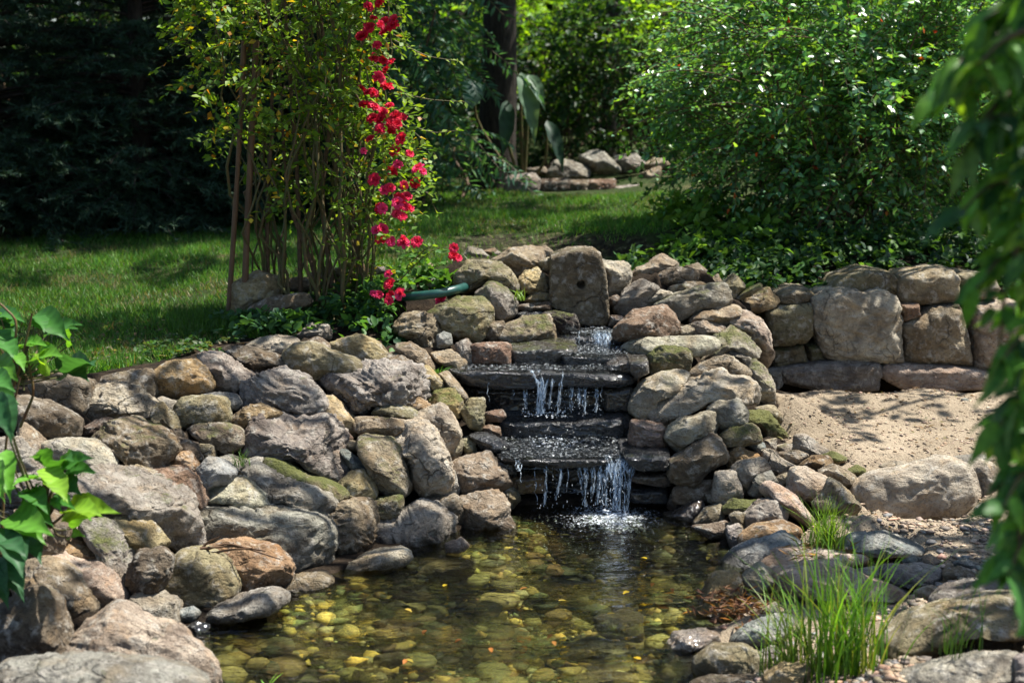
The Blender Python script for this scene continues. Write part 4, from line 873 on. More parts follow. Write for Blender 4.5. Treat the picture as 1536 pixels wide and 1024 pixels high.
def cascade(label, y, strands, drops, splash):
    ctr = at_y(np.mean([s[0][-2] for s in strands]), max(s[0][-1] for s in strands), y)
    root = empty('waterfall', ctr, label, 'waterfall')
    pl, rd = [], []
    for s, w in strands:
        P = [at_y(s[i], s[i + 1], y) for i in range(0, len(s), 2)]; n = 26; Q = smooth_poly(P, n); tt = np.linspace(0, 1, n)
        Q[:, 1] += .05 - .06 * np.sqrt(tt); sd = rng.integers(1000)
        for j in range(max(1, int(w * 1.1))):
            q = Q + np.column_stack([noise(np.column_stack([tt * 6, np.full(n, j * 3.7), np.zeros(n)]), sd) * .006 + rng.normal() * .0022 * w, rng.normal() * .004 * np.ones(n), np.zeros(n)])
            q[0, 1] += .02; r = .0014 * (0.55 + .9 * rng.random()) * (1.15 - .35 * tt) * (1 + .75 * noise(np.column_stack([tt * 11, np.zeros(n), np.full(n, j)]), sd + j))
            e = rng.choice([26, 26, 22, 17]); pl.append(q[:e]); rd.append(np.maximum(r[:e], .0005))
    V, Fc = tubes(pl, rd, 6)
    fv, ff, off = [], [], 0
    for s, w in strands:           # thin torn films of water
        if w < 2: continue
        P = [at_y(s[i], s[i + 1], y + .006) for i in range(0, len(s), 2)]; n = 22; Q = smooth_poly(P, n); tt = np.linspace(0, 1, n); Q[:, 1] += .05 - .06 * np.sqrt(tt)
        hw = (.0035 + .0022 * w) * (1.1 - .5 * tt) * (1 + .5 * noise(np.column_stack([tt * 7, np.full(n, w), np.zeros(n)]), int(rng.integers(999))))
        fv.append(np.stack([Q - hw[:, None] * [1, .3, 0], Q + [0, -.004, 0], Q + hw[:, None] * [1, .3, 0]], 1).reshape(-1, 3)); i = np.arange(n - 1) * 3 + off
        ff.append(np.concatenate([np.stack([i, i + 1, i + 4, i + 3], -1), np.stack([i + 1, i + 2, i + 5, i + 4], -1)])); off += 3 * n
    mesh_obj('films', np.concatenate(fv), np.concatenate(ff), FILM, root, True)['kind'] = 'stuff'
    mesh_obj('streams', V, Fc, FALL, root, True)['kind'] = 'stuff'
    pts, sz = [], []
    for (u0, v0, u1, v1, n, s) in drops:
        for _ in range(n): pts.append(at_y(rng.uniform(u0, u1), v0 + (v1 - v0) * rng.random() ** .8, y + rng.uniform(-.05, .06))); sz.append(s * .62 * rng.uniform(.4, 1.2))
    V0, T0 = ico(1); pts = np.array(pts); sz = np.array(sz); sc = np.column_stack([sz, sz, sz * rng.uniform(1, 3.2, len(sz))])
    mesh_obj('droplets', (V0[None] * sc[:, None] + pts[:, None]).reshape(-1, 3), (T0[None] + (np.arange(len(pts)) * len(V0))[:, None, None]).reshape(-1, 3), SPLASH, root, True)['kind'] = 'stuff'
    pts, sz = [], []
    for (u0, u1, v, y0, y1, n, s, hmax, yr) in splash:  # white specks: splash drops, on the ledges also standing in for sun sparkle
        for _ in range(n):
            a = at_y(rng.uniform(u0, u1), v, yr); pts.append((a[0], rng.uniform(y0, y1), a[2] + abs(rng.normal()) * hmax)); sz.append(s * rng.uniform(.3, 1.2))
    pts = np.array(pts); sz = np.array(sz); sc = np.column_stack([sz * 1.5, sz * 1.2, sz * .7])
    mesh_obj('splash', (V0[None] * sc[:, None] + pts[:, None]).reshape(-1, 3), (T0[None] + (np.arange(len(pts)) * len(V0))[:, None, None]).reshape(-1, 3), SPLASH, root, True)['kind'] = 'stuff'
fF = lambda *a: [(640 + .2734 * q) if i % 2 == 0 else (560 + .2734 * q) for i, q in enumerate(a)]
cascade('lowest and strongest fall, pouring from the bottom ledge into the pool', 5.04,
        [(fF(655, 520, 655, 560, 648, 725), 2), (fF(742, 520, 738, 560, 708, 690), 2), (fF(600, 520, 603, 715), 1), (fF(835, 520, 850, 600, 872, 725), 2), (fF(872, 520, 876, 560, 868, 715), 2), (fF(915, 515, 915, 580, 903, 700), 2),
         (fF(960, 505, 945, 600, 930, 715), 3), (fF(1000, 470, 1020, 540, 1040, 610, 1030, 745), 6), (fF(1075, 475, 1055, 540, 1048, 620, 1040, 745), 6), (fF(1132, 500, 1118, 540, 1102, 640, 1092, 750), 4), (fF(1090, 480, 1062, 560, 1050, 750), 4),
         (fF(1015, 480, 985, 580, 985, 735), 3), (fF(520, 505, 522, 590), 1), (fF(772, 530, 770, 645), 1), (fF(500, 480, 504, 530), 2), (fF(1035, 490, 1035, 745), 3), (fF(690, 520, 690, 600), 1), (fF(1000, 500, 960, 600, 958, 730), 2)],
        [(*fF(590, 560, 1110, 740), 120, .0022), (*fF(940, 540, 1060, 745), 90, .003)],
        [(880, 960, 772, 4.84, 5.06, 300, .0036, .003, 5.05), (905, 940, 770, 4.96, 5.05, 90, .0045, .011, 5.05), (800, 985, 774, 4.6, 5.05, 160, .0026, .0015, 5.05)])
cascade('second fall dripping from the wide main ledge onto the riser', 5.43,
        [(fF(585, -5, 600, 20, 625, 80, 612, 225), 4), (fF(640, 0, 645, 60, 625, 120, 612, 225), 4), (fF(672, 0, 645, 90, 625, 225), 3), (fF(745, 0, 735, 80, 720, 215), 2), (fF(790, 80, 792, 215), 2), (fF(842, 85, 834, 180), 2), (fF(868, 90, 862, 215), 2),
         (fF(938, 90, 928, 210), 2), (fF(540, 95, 548, 190), 2), (fF(335, 30, 335, 150), 1), (fF(480, 90, 482, 150), 1), (fF(702, 10, 690, 60, 672, 190), 2), (fF(960, 80, 958, 150), 1), (fF(612, -5, 632, 60, 640, 215), 3)],
        [(*fF(520, 90, 970, 240), 150, .0021), (*fF(440, 280, 1000, 390), 130, .0021)],
        [(782, 850, 625, 5.4, 5.5, 90, .003, .008, 5.42), (760, 935, 689, 5.1, 5.4, 260, .0024, .002, 5.07), (795, 870, 688, 5.2, 5.4, 110, .003, .009, 5.07)])
cascade('short upper fall splashing from the topmost step', 5.83,
        [([893 + q * 4.2, 500, 895 + q * 3.9, 512, 893 + q * 4 + rng.normal() * 1.5, 534], 3) for q in range(6)] + [([868, 500, 868, 520], 1), ([880, 500, 881, 530], 1)],
        [(860, 505, 925, 535, 60, .0022)],
        [(862, 926, 501, 5.87, 6.05, 130, .0024, .004, 5.86), (850, 942, 533, 5.62, 5.82, 110, .0024, .003, 5.6), (700, 945, 557, 5.49, 5.6, 120, .0024, .002, 5.47)])
# ---------------------------------------------------------------- plants
SHAPES = {
    'kite': ([(0, 0, 0), (.42, -.5, .07), (1, 0, -.06), (.42, .5, .07)], [(0, 1, 2), (0, 2, 3)]),
    'oval': ([(0, 0, 0), (.22, -.40, .05), (.62, -.42, .05), (1, 0, -.12), (.62, .42, .05), (.22, .40, .05), (.5, 0, -.02)], [(0, 1, 6), (1, 2, 6), (2, 3, 6), (3, 4, 6), (4, 5, 6), (5, 0, 6)]),
    'needle': ([(0, -.5, 0), (0, .5, 0), (1, 0, 0)], [(0, 1, 2)]),
}
def leaf_mesh(name, P, D, N, L, Wd, col, mat, parent=None, shape='kite', origin=None):
    S, Fc = SHAPES[shape]; S = np.array(S, float); Fc = np.array(Fc); D = unit(D); N = N - (N * D).sum(1)[:, None] * D; N = unit(N); B = np.cross(N, D); n = len(P)
    L = np.broadcast_to(L, n); Wd = np.broadcast_to(Wd, n)
    V = P[:, None] + S[None, :, :1] * (D * L[:, None])[:, None] + S[None, :, 1:2] * (B * Wd[:, None])[:, None] + S[None, :, 2:] * (N * L[:, None])[:, None]
    T = (Fc[None] + (np.arange(n) * len(S))[:, None, None]).reshape(-1, 3)
    return mesh_obj(name, V.reshape(-1, 3), T, mat, parent, False, np.repeat(col, len(S), 0), origin)
def sprays(start, dirs, length, nl, droop=.25, spread=.8, jit=.25, t0=.08):
    S = len(start); dirs = unit(dirs); length = np.broadcast_to(length, S)
    t = np.linspace(t0, 1, nl)[None] + rng.uniform(-.4, .4, (S, nl)) / nl; t = np.clip(t, 0, 1)
    down = np.array([0, 0, -1.0]); lv = (dirs * length[:, None])[:, None]; dl = (down * (np.broadcast_to(droop, S) * length)[:, None])[:, None]
    P = start[:, None] + lv * t[..., None] + dl * (t ** 2)[..., None]; T = unit(lv + 2 * dl * t[..., None])
    side = unit(np.cross(T, np.array([0, 0, 1.0]) + .45 * rng.normal(size=(S, 1, 3)))); sg = np.where((np.arange(nl) % 2) == 0, 1, -1)[None, :, None]
    D = unit(T * .62 + side * sg * spread + jit * rng.normal(size=P.shape)); N = unit(np.array([0, 0, 1.0]) + .55 * rng.normal(size=P.shape))
    tw = [np.array([start[i] + lv[i, 0] * s + dl[i, 0] * s * s for s in np.linspace(0, 1, 5)]) for i in range(S)]
    return P.reshape(-1, 3), D.reshape(-1, 3), N.reshape(-1, 3), tw
def twig_mesh(name, tw, r0, mat, parent=None, sides=3):
    V, Fc = tubes(tw, [np.linspace(r0, r0 * .35, len(q)) for q in tw], sides); return mesh_obj(name, V, Fc, mat, parent, True)
def ball(n, c, r, power=.4):
    d = unit(rng.normal(size=(n, 3))); return np.array(c) + d * (rng.random(n) ** power)[:, None] * np.array(r), d
def gate(P, freq, lo, seed):
    return P[fbm(P * freq, seed, 2) > lo], fbm(P * freq, seed, 2) > lo
def stems(base, tips, r, wob=.06, n=9):
    out_ = []
    for b_, t_ in zip(base, tips):
        s = np.linspace(0, 1, n)[:, None]; q = b_ + (t_ - b_) * s; q[:, :2] += (wob * rng.normal(size=(n, 2)) * np.sin(s * np.pi)); q[:, 2] += .0
        q[1:-1] = (q[:-2] + 2 * q[1:-1] + q[2:]) / 4; out_.append(q)
    return out_
def bush(name, label, cat, base, c, r, ns, slen, nl, ll, lw, cols, mat=LEAF, droop=.3, shape='kite', nstem=14, stem_r=.012, group=None, gatelo=-.15, freq=1.8, power=.45, trunk=None, flat=.2, jit=.15, stemspread=.12):
    root = empty(name, base, label, cat, group); sd = int(rng.integers(1000))
    st, d = ball(int(ns * 1.5), c, r, power); keep = fbm(st * freq, sd, 2) > gatelo; st, d = st[keep][:ns], d[keep][:ns]
    dirs = d * np.array([1, 1, .5]) + np.array([0, 0, flat]) + .45 * rng.normal(size=st.shape)
    P, D, N, tw = sprays(st - .3 * slen * unit(dirs), dirs, slen * rng.uniform(.6, 1.25, len(st)), nl, droop)
    lum = np.repeat(.75 + .5 * rng.random(len(st)), nl)[:, None]
    leaf_mesh('crown' if trunk else 'foliage', P, D, N, ll * rng.uniform(.65, 1.2, len(P)), lw * rng.uniform(.7, 1.2, len(P)), np.clip(pick(cols, len(P), .22) * lum, 0, .8), mat, root, shape)
    twig_mesh('twigs', tw, stem_r * .35, TWIG, root)
    tp = st[rng.choice(len(st), min(nstem, len(st)), replace=False)]; bs = np.array(base) + np.column_stack([rng.normal(size=(len(tp), 2)) * stemspread, np.zeros(len(tp)) - .03])
    if trunk:
        h, tr, lean = trunk; s = np.linspace(0, 1, 12); q = np.array(base)[None] + np.column_stack([lean[0] * s + .03 * np.sin(s * 7), lean[1] * s + .03 * np.cos(s * 5), h * s - .1]); rad = tr * (1.25 - .75 * s); rad[0] *= 1.35
        V, Fc = tubes([q], [rad], 14); V = V + .012 * fbm(V * 9, 3, 2)[:, None]; mesh_obj('trunk', V, Fc, BARK, root, True)
        k_ = rng.integers(5, 12, len(tp)); polys = stems(q[k_], tp, 0, .15); V, Fc = tubes(polys, [np.linspace(tr * .35, .01, len(x)) for x in polys], 6); mesh_obj('limbs', V, Fc, BARK, root, True)
    else:
        polys = stems(bs, tp, 0, .05); V, Fc = tubes(polys, [np.linspace(stem_r, stem_r * .4, len(x)) for x in polys], 5); mesh_obj('stems', V, Fc, TWIG, root, True)
    return root
# --- glossy shrub by the block wall
SHRUBC = [(.08, .22, .075), (.065, .18, .075), (.12, .29, .07), (.19, .36, .06), (.08, .20, .10)]
gb = at_y(1230, 395, 7.9)
shrub = bush('glossy_shrub', 'big glossy small-leaved shrub arching above the stone block wall', 'shrub', (1.9, 8.1, .78), (2.06, 8.15, 1.62), (1.22, .8, 1.0), 2000, .42, 17, .054, .031, SHRUBC, GLOSSLEAF, .38, 'kite', 34, .011, None, -.3, 2.2, .5, stemspread=.3)
# long sprays reaching over the lawn, lower skirt
n = 60; st = np.column_stack([rng.uniform(1.1, 1.7, n), rng.uniform(7.4, 8.4, n), rng.uniform(1.2, 2.35, n)]); dr = np.column_stack([rng.uniform(-1, -.45, n), rng.uniform(-.6, .3, n), rng.uniform(-.05, .45, n)])
P, D, N, tw = sprays(st, dr, rng.uniform(.35, .75, n), 26, .3); leaf_mesh('foliage', P, D, N, .036 * rng.uniform(.7, 1.2, len(P)), .02, pick(SHRUBC, len(P), .25), GLOSSLEAF, shrub); twig_mesh('twigs', tw, .005, TWIG, shrub)
# a few orange leaves
n = 70; st, d = ball(n, (1.95, 7.7, 1.6), (1.2, .45, .8), .5); leaf_mesh('autumn_leaves', st, rng.normal(size=(n, 3)), rng.normal(size=(n, 3)), .042, .024, pick([(.5, .10, .02), (.45, .16, .02), (.35, .04, .02)], n), LEAF, shrub)
# ground cover below it
def cover(name, uvs, y0, y1, n, ll, cols, hgt, mat=LEAF, shape='oval', spr=.12, nl=6):
    out_ = []
    (u0, v0, u1, v1) = uvs; S = n // nl
    x = rng.uniform(u0, u1, S); yy = rng.uniform(y0, y1, S); X = (x - 768) / F * yy; z = gz_at(np.column_stack([X, yy]))
    keep = fbm(np.column_stack([X * 5, yy * 5, z * 0]), 77, 2) > -.25
    st = np.column_stack([X, yy, z + rng.random(S) * hgt * .5])[keep]; dr = np.column_stack([rng.normal(size=(len(st), 2)) * .7, rng.uniform(.2, 1.2, len(st))])
    P, D, N, tw = sprays(st, dr, hgt * rng.uniform(.5, 1.1, len(st)), nl, .5, .9, .3)
    o = leaf_mesh(name, P, D, N, ll * rng.uniform(.6, 1.2, len(P)), ll * .62, pick(cols, len(P), .25), mat, None, shape); o['kind'] = 'stuff'; return o
cover('ground_cover', (1040, 0, 1560, 0), 6.72, 7.5, 5200, .052, [(.03, .085, .03), (.045, .11, .03), (.025, .065, .03), (.07, .15, .03)], .2)
cover('ground_cover', (1000, 0, 1150, 0), 7.2, 8.6, 1600, .07, [(.10, .22, .03), (.07, .16, .02), (.14, .26, .05)], .24, LEAF, 'kite')
cover('ground_cover', (930, 0, 1100, 0), 6.6, 7.3, 1100, .05, [(.03, .085, .03), (.05, .11, .03)], .14)
cover('ground_cover', (330, 0, 590, 0), 5.6, 6.2, 2300, .048, [(.04, .11, .035), (.06, .15, .03), (.03, .085, .04)], .13)
cover('ground_cover', (190, 0, 350, 0), 5.3, 5.75, 700, .03, [(.04, .10, .03), (.05, .12, .03), (.08, .11, .05)], .04)
cover('ground_cover', (560, 0, 680, 0), 5.9, 6.5, 420, .05, [(.05, .13, .03), (.08, .18, .03)], .13)

# --- climbing rose with its stakes
RB = at_y(480, 478, 6.2)
rose = empty('rose_bush', RB, 'tall climbing rose with red blooms trailing down its sunlit side', 'rose bush')
RP = [(285, -160), (600, -160), (578, 30), (575, 120), (603, 190), (622, 250), (612, 330), (580, 390), (530, 420), (450, 400), (415, 300), (375, 235), (350, 190), (310, 140), (275, 60)]
def rose_points(n, poly, y0, y1):
    uv = np.column_stack([rng.uniform(230, 660, n * 5), rng.uniform(-160, 425, n * 5)]); uv = uv[in_poly(uv, poly)]
    wgt = np.clip(1.15 - (uv[:, 1] - 120) / 420, .3, 1) * np.where(uv[:, 0] > 500, 1.0, .8); uv = uv[rng.random(len(uv)) < wgt][:n]
    return np.array([at_y(u, v, rng.uniform(y0, y1)) for u, v in uv]), uv
st, uv = rose_points(1050, RP, 5.85, 6.65); keep = fbm(st * 3.2, 41, 2) > -.32; st, uv = st[keep], uv[keep]
dr = np.column_stack([(uv[:, 0] - 450) / 260 + .5 * rng.normal(size=len(st)), .5 * rng.normal(size=len(st)) - .3, .15 + .45 * rng.normal(size=len(st))])
P, D, N, tw = sprays(st, dr, rng.uniform(.10, .22, len(st)), 11, .35, .9, .3)
rc = pick([(.10, .19, .02), (.13, .23, .022), (.07, .15, .02), (.17, .27, .025)], len(P), .25); ye = rng.random(len(P)) < np.where(P[:, 0] < -1.0, .10, .06); rc[ye] = pick([(.42, .32, .02), (.5, .36, .03), (.36, .16, .02)], ye.sum())
leaf_mesh('foliage', P, D, N, .039 * rng.uniform(.55, 1.35, len(P)), .024, rc, LEAF, rose); twig_mesh('twigs', tw, .0022, GREENSTEM, rose)
bs = [at_y(u, 480 + rng.uniform(-12, 12), 6.2 + rng.uniform(-.15, .2)) for u in rng.uniform(385, 560, 46)]; tp = [np.array([b_[0] + rng.normal() * .12 - .03, b_[1] + rng.normal() * .15, rng.uniform(1.5, 2.6)]) for b_ in bs]
pl = stems(np.array(bs) - [0, 0, .06], np.array(tp), 0, .09, 14); V, Fc = tubes(pl, [np.linspace(rng.uniform(.005, .011), .003, len(q)) for q in pl], 6); mesh_obj('canes', V, Fc, GREENSTEM, rose, True)
# thicker brown main stems
pl = [smooth_poly([at_y(a, b_, 6.2) for a, b_ in q], 14) for q in ([(452, 490), (450, 400), (446, 250), (430, 60), (425, -60)], [(505, 470), (480, 300), (500, 150), (470, -40)], [(415, 498), (402, 440), (400, 330), (410, 160), (400, -40)], [(545, 455), (530, 330), (520, 200), (500, 60)], [(490, 490), (470, 400), (430, 300), (420, 120)])]
V, Fc = tubes(pl, [np.linspace(.013, .007, 14)] * 5, 7); mesh_obj('stems', V, Fc, TWIG, rose, True)
# trailing shoots
for pts in ([(590, 60), (640, 85), (688, 92)], [(600, 140), (645, 150), (698, 153)], [(620, 190), (650, 200), (686, 196)], [(600, 270), (640, 285), (660, 330)], [(600, 420), (640, 380), (660, 372)], [(610, 400), (640, 372), (648, 368)], [(590, 230), (625, 245), (655, 262)], [(560, 20), (590, 25), (610, 60)]):
    q = smooth_poly([at_y(a, b_, 6.0) for a, b_ in pts], 10); V, Fc = tubes([q], [np.linspace(.003, .0015, 10)], 4); mesh_obj('shoot', V, Fc, GREENSTEM, rose, True)
    i = rng.integers(0, 10, 16); PP = q[i]; leaf_mesh('leaves', PP, rng.normal(size=(16, 3)) + [.6, 0, 0], rng.normal(size=(16, 3)) + [0, 0, 1.5], .032, .02, pick([(.13, .24, .03), (.2, .28, .04), (.09, .18, .02)], 16), LEAF, rose)
def flower_mesh(seed, col):
    r = np.random.default_rng(seed); Vs, Fs, Cs = [], [], []; n = 0
    for ring, (cnt, tilt, rad, ln) in enumerate([(4, .2, .10, .55), (6, .55, .22, .75), (8, .95, .32, .9), (8, 1.35, .36, 1.0)]):
        for q in range(cnt):
            a = q * 2 * math.pi / cnt + ring * .5 + r.normal() * .15; tl = tilt + r.normal() * .12
            ax = np.array([math.cos(a), math.sin(a), 0]); sd = np.array([-math.sin(a), math.cos(a), 0]); up = ax * math.sin(tl) + np.array([0, 0, 1]) * math.cos(tl); inn = -ax * math.cos(tl) + np.array([0, 0, 1]) * math.sin(tl)
            b_ = ax * rad * .4
            for (s, w, cup) in ((0, .15, 0), (.4, .55, .08), (.8, .62, .05), (1.0, .4, -.12)):
                for e in (-1, 0, 1): Vs.append(b_ + up * ln * s + sd * e * w * .55 + inn * (cup + .16 * abs(e)) * ln * s); Cs.append(np.array(col) * r.uniform(.75, 1.2))
            for s in range(3):
                for e in range(2): Fs.append((n + s * 3 + e, n + s * 3 + e + 1, n + s * 3 + e + 4, n + s * 3 + e + 3))
            n += 12
    V = np.array(Vs) - [0, 0, .45]
    me_o = mesh_obj('flower', V * .030, np.array(Fs), PETAL, None, True, np.array(Cs)); me = me_o.data; bpy.data.objects.remove(me_o); return me
FL = [flower_mesh(1, (.60, .012, .045)), flower_mesh(2, (.68, .025, .085)), flower_mesh(3, (.74, .05, .19)), flower_mesh(4, (.68, .03, .11))]
FPX = [(45, 55), (28, 85), (80, 72), (75, 100), (8, 108), (55, 143), (75, 190), (97, 195), (80, 222), (62, 245), (88, 270), (45, 295), (25, 292), (52, 340), (40, 375), (95, 335), (117, 370), (75, 358), (100, 392), (65, 412), (102, 418), (32, 440), (12, 482), (120, 525), (105, 545), (160, 490), (182, 535), (45, 573), (78, 608), (142, 592), (175, 585), (148, 625), (120, 648), (157, 662), (118, 682), (135, 690), (65, 665), (75, 730), (55, 735), (142, 762), (138, 775), (300, 792), (298, 815), (312, 822), (88, 875), (92, 905), (45, 937), (60, 940), (100, 945), (92, 960), (125, 940), (260, 945), (258, 960), (30, 20), (60, 8), (105, 60), (15, 330), (110, 480)]
FPX += [(a + rng.normal() * 20, b_ + rng.normal() * 16) for a, b_ in FPX[:41:1] if rng.random() < .45]
for i, (a, b_) in enumerate(FPX[:98]):
    u, v = 540 + a * .469, b_ * .469; o = bpy.data.objects.new('flower', FL[(2 + i % 2) if b_ > 430 and i % 3 else i % 2]); p = at_y(u, v, 5.82 + .12 * rng.random()) - np.array(RB)
    o.location = p; o.rotation_euler = (rng.uniform(.5, 1.4), rng.uniform(-.6, .6), rng.uniform(-.5, .8)); s = rng.uniform(.6, .98) * (.75 if i in (21, 22, 25, 41, 42, 43) else 1); o.scale = (s, s, s); link(o, rose)
for (pts, r, lb) in ([(341, 492), (352, 330), (361, 175), (366, 60)], .0125, 'slender reddish-brown stake leaning at the lawn edge of the rose bush'), ([(365, 492), (371, 330), (379, 180), (384, 60)], .0145, 'thicker brown stake nearer the rose canes, standing upright'):
    q = smooth_poly([at_y(a, b_, 6.12) for a, b_ in pts], 14); V, Fc = tubes([q], [r * (1 + .08 * rng.normal(size=14))], 9); tag(mesh_obj('wooden_stake', V, Fc, CANE, None, True, origin=q[0]), lb, 'stake', 'stakes supporting the rose bush')
q = smooth_poly([at_y(596, 446, 6.05), at_y(625, 444, 5.92), at_y(660, 440, 5.9), at_y(686, 434, 5.95), at_y(702, 429, 6.15)], 20)
V, Fc = tubes([q], [np.full(20, .020)], 12); tag(mesh_obj('hose_pipe', V, Fc, PIPE, None, True, origin=q[10]), 'dark green pipe running from the rose bush into the rocks', 'pipe')

# --- dark conifers at the lawn's far side
def conifer(x, y, z0, h, rmax, label, sc=1.0):
    root = empty('conifer', (x, y, z0), label, 'conifer', 'dark conifers behind the lawn')
    s = np.linspace(0, 1, 10); V, Fc = tubes([np.column_stack([x + 0 * s, y + 0 * s, z0 - .1 + h * s])], [.09 * (1.05 - s)], 8); mesh_obj('trunk', V, Fc, BARK, root, True)
    nb = 300; f = rng.random(nb) ** 1.5; az = rng.uniform(0, 6.283, nb); ln = rmax * (1.02 - f) * rng.uniform(.75, 1.15, nb); st = np.column_stack([np.full(nb, x), np.full(nb, y), z0 + .12 + f * (h - .2)])
    dr = np.column_stack([np.cos(az), np.sin(az), np.full(nb, .22) + .3 * f]); tw1 = []; S2, D2, L2 = [], [], []
    for i in range(nb):
        t = np.linspace(0, 1, 6); q = st[i] + unit(dr[i]) * ln[i] * t[:, None] + np.array([0, 0, -.28 * ln[i]]) * (t ** 2)[:, None]; tw1.append(q)
        m_ = max(5, int(ln[i] * 20)); tt = rng.uniform(.2, 1, m_); base = np.stack([np.interp(tt, t, q[:, j]) for j in range(3)], -1); tan = unit(q[-1] - q[0]); sd = unit(np.cross(tan, [0, 0, 1]))
        S2.append(base); D2.append(tan * .8 + np.where(rng.random(m_) < .5, 1, -1)[:, None] * sd * rng.uniform(.3, .9, (m_, 1)) + rng.normal(size=(m_, 3)) * .2 + [0, 0, .05]); L2.append(np.full(m_, .26) * rng.uniform(.5, 1.2, m_) * (1.2 - tt * .4))
    S2, D2, L2 = np.concatenate(S2), np.concatenate(D2), np.concatenate(L2)
    P, D, N, tw = sprays(S2, D2, L2, 34, .15, .75, .4, 0); leaf_mesh('crown', P, D, N, .052 * rng.uniform(.7, 1.2, len(P)), .0085, pick([(.022, .052, .03), (.016, .038, .024), (.034, .068, .036)], len(P), .3), NEEDLE, root, 'needle')
    twig_mesh('branches', tw1, .014, BARK, root, 4)
conifer(-3.75, 9.75, .62, 4.2, 1.15, 'dark conifer at the side of the photo, with pale new shoots'); conifer(-2.75, 10.0, .65, 3.9, 1.05, 'dark conifer in the middle of the group, tip pointing up by the rose')
conifer(-4.7, 10.5, .65, 4.6, 1.2, 'conifer at the very edge, mostly cut off by the frame'); conifer(-1.95, 10.9, .7, 4.6, 1.15, 'conifer partly hidden behind the rose bush stakes'); conifer(-3.2, 11.4, .7, 5.2, 1.3, 'tallest conifer standing in the second row in deep shade')

# --- trees and shrubs beyond the lawn
DK = [(.028, .075, .02), (.04, .095, .022), (.022, .06, .02)]; MD = [(.055, .14, .02), (.075, .17, .02), (.045, .115, .022)]; LT = [(.18, .36, .02), (.24, .42, .025), (.13, .28, .02)]  # LT carries sunlight and DK wood shade in the leaf colour itself
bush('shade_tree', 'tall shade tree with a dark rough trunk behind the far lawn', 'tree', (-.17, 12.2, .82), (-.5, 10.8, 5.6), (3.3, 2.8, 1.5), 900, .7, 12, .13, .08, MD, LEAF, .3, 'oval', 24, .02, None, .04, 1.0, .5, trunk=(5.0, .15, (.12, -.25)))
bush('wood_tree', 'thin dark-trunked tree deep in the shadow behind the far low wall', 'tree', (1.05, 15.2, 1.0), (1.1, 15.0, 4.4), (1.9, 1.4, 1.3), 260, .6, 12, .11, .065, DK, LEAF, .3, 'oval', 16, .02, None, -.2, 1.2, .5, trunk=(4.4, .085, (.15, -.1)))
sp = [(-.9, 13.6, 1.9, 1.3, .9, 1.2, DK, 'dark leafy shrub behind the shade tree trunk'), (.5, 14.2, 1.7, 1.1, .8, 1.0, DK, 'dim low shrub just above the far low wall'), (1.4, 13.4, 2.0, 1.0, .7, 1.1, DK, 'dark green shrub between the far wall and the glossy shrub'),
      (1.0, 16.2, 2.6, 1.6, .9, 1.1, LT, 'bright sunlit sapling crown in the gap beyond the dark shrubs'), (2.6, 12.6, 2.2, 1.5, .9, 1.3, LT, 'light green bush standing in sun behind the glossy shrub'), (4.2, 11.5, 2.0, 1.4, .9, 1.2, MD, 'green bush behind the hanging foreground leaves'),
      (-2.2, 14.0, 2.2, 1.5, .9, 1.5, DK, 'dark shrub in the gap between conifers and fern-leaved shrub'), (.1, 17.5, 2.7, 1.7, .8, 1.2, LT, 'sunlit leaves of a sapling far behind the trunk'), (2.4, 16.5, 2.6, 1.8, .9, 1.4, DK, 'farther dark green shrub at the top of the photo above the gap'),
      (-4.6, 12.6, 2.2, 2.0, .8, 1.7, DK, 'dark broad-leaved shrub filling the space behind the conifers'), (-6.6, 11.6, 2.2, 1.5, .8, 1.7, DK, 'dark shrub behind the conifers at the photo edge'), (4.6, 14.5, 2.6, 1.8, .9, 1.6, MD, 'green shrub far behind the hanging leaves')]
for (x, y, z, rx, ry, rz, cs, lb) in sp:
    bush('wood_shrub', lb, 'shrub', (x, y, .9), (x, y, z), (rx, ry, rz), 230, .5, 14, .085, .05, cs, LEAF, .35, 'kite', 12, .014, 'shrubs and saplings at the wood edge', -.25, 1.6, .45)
# fern-leaved shrub with long drooping compound leaves
fr = empty('fern_leaved_shrub', (-.75, 10.6, .8), 'blue-green shrub with long drooping feathery leaves beside the trunk', 'shrub')
n = 210; st = np.column_stack([rng.uniform(-1.4, -.42, n), rng.uniform(10.1, 11.3, n), rng.uniform(.9, 2.8, n)]); dr = np.column_stack([rng.normal(size=n) * .7 + .15, rng.normal(size=n) * .5 - .5, rng.uniform(.0, .8, n)])
P, D, N, tw = sprays(st, dr, rng.uniform(.45, .85, n), 30, .65, 1.1, .12); leaf_mesh('foliage', P, D + [0, 0, -.25], N, .105 * rng.uniform(.7, 1.15, len(P)), .03, pick([(.03, .085, .05), (.04, .10, .055), (.025, .07, .04), (.05, .12, .05)], len(P), .2) * 1.35, LEAF, fr); twig_mesh('twigs', tw, .006, GREENSTEM, fr)
bs = np.array([(-.75, 10.7, .75)] * 12) + rng.normal(size=(12, 3)) * [.3, .2, 0]; pl = stems(bs, st[:12], 0, .05); V, Fc = tubes(pl, [np.linspace(.02, .008, len(q)) for q in pl], 6); mesh_obj('stems', V, Fc, TWIG, fr, True)
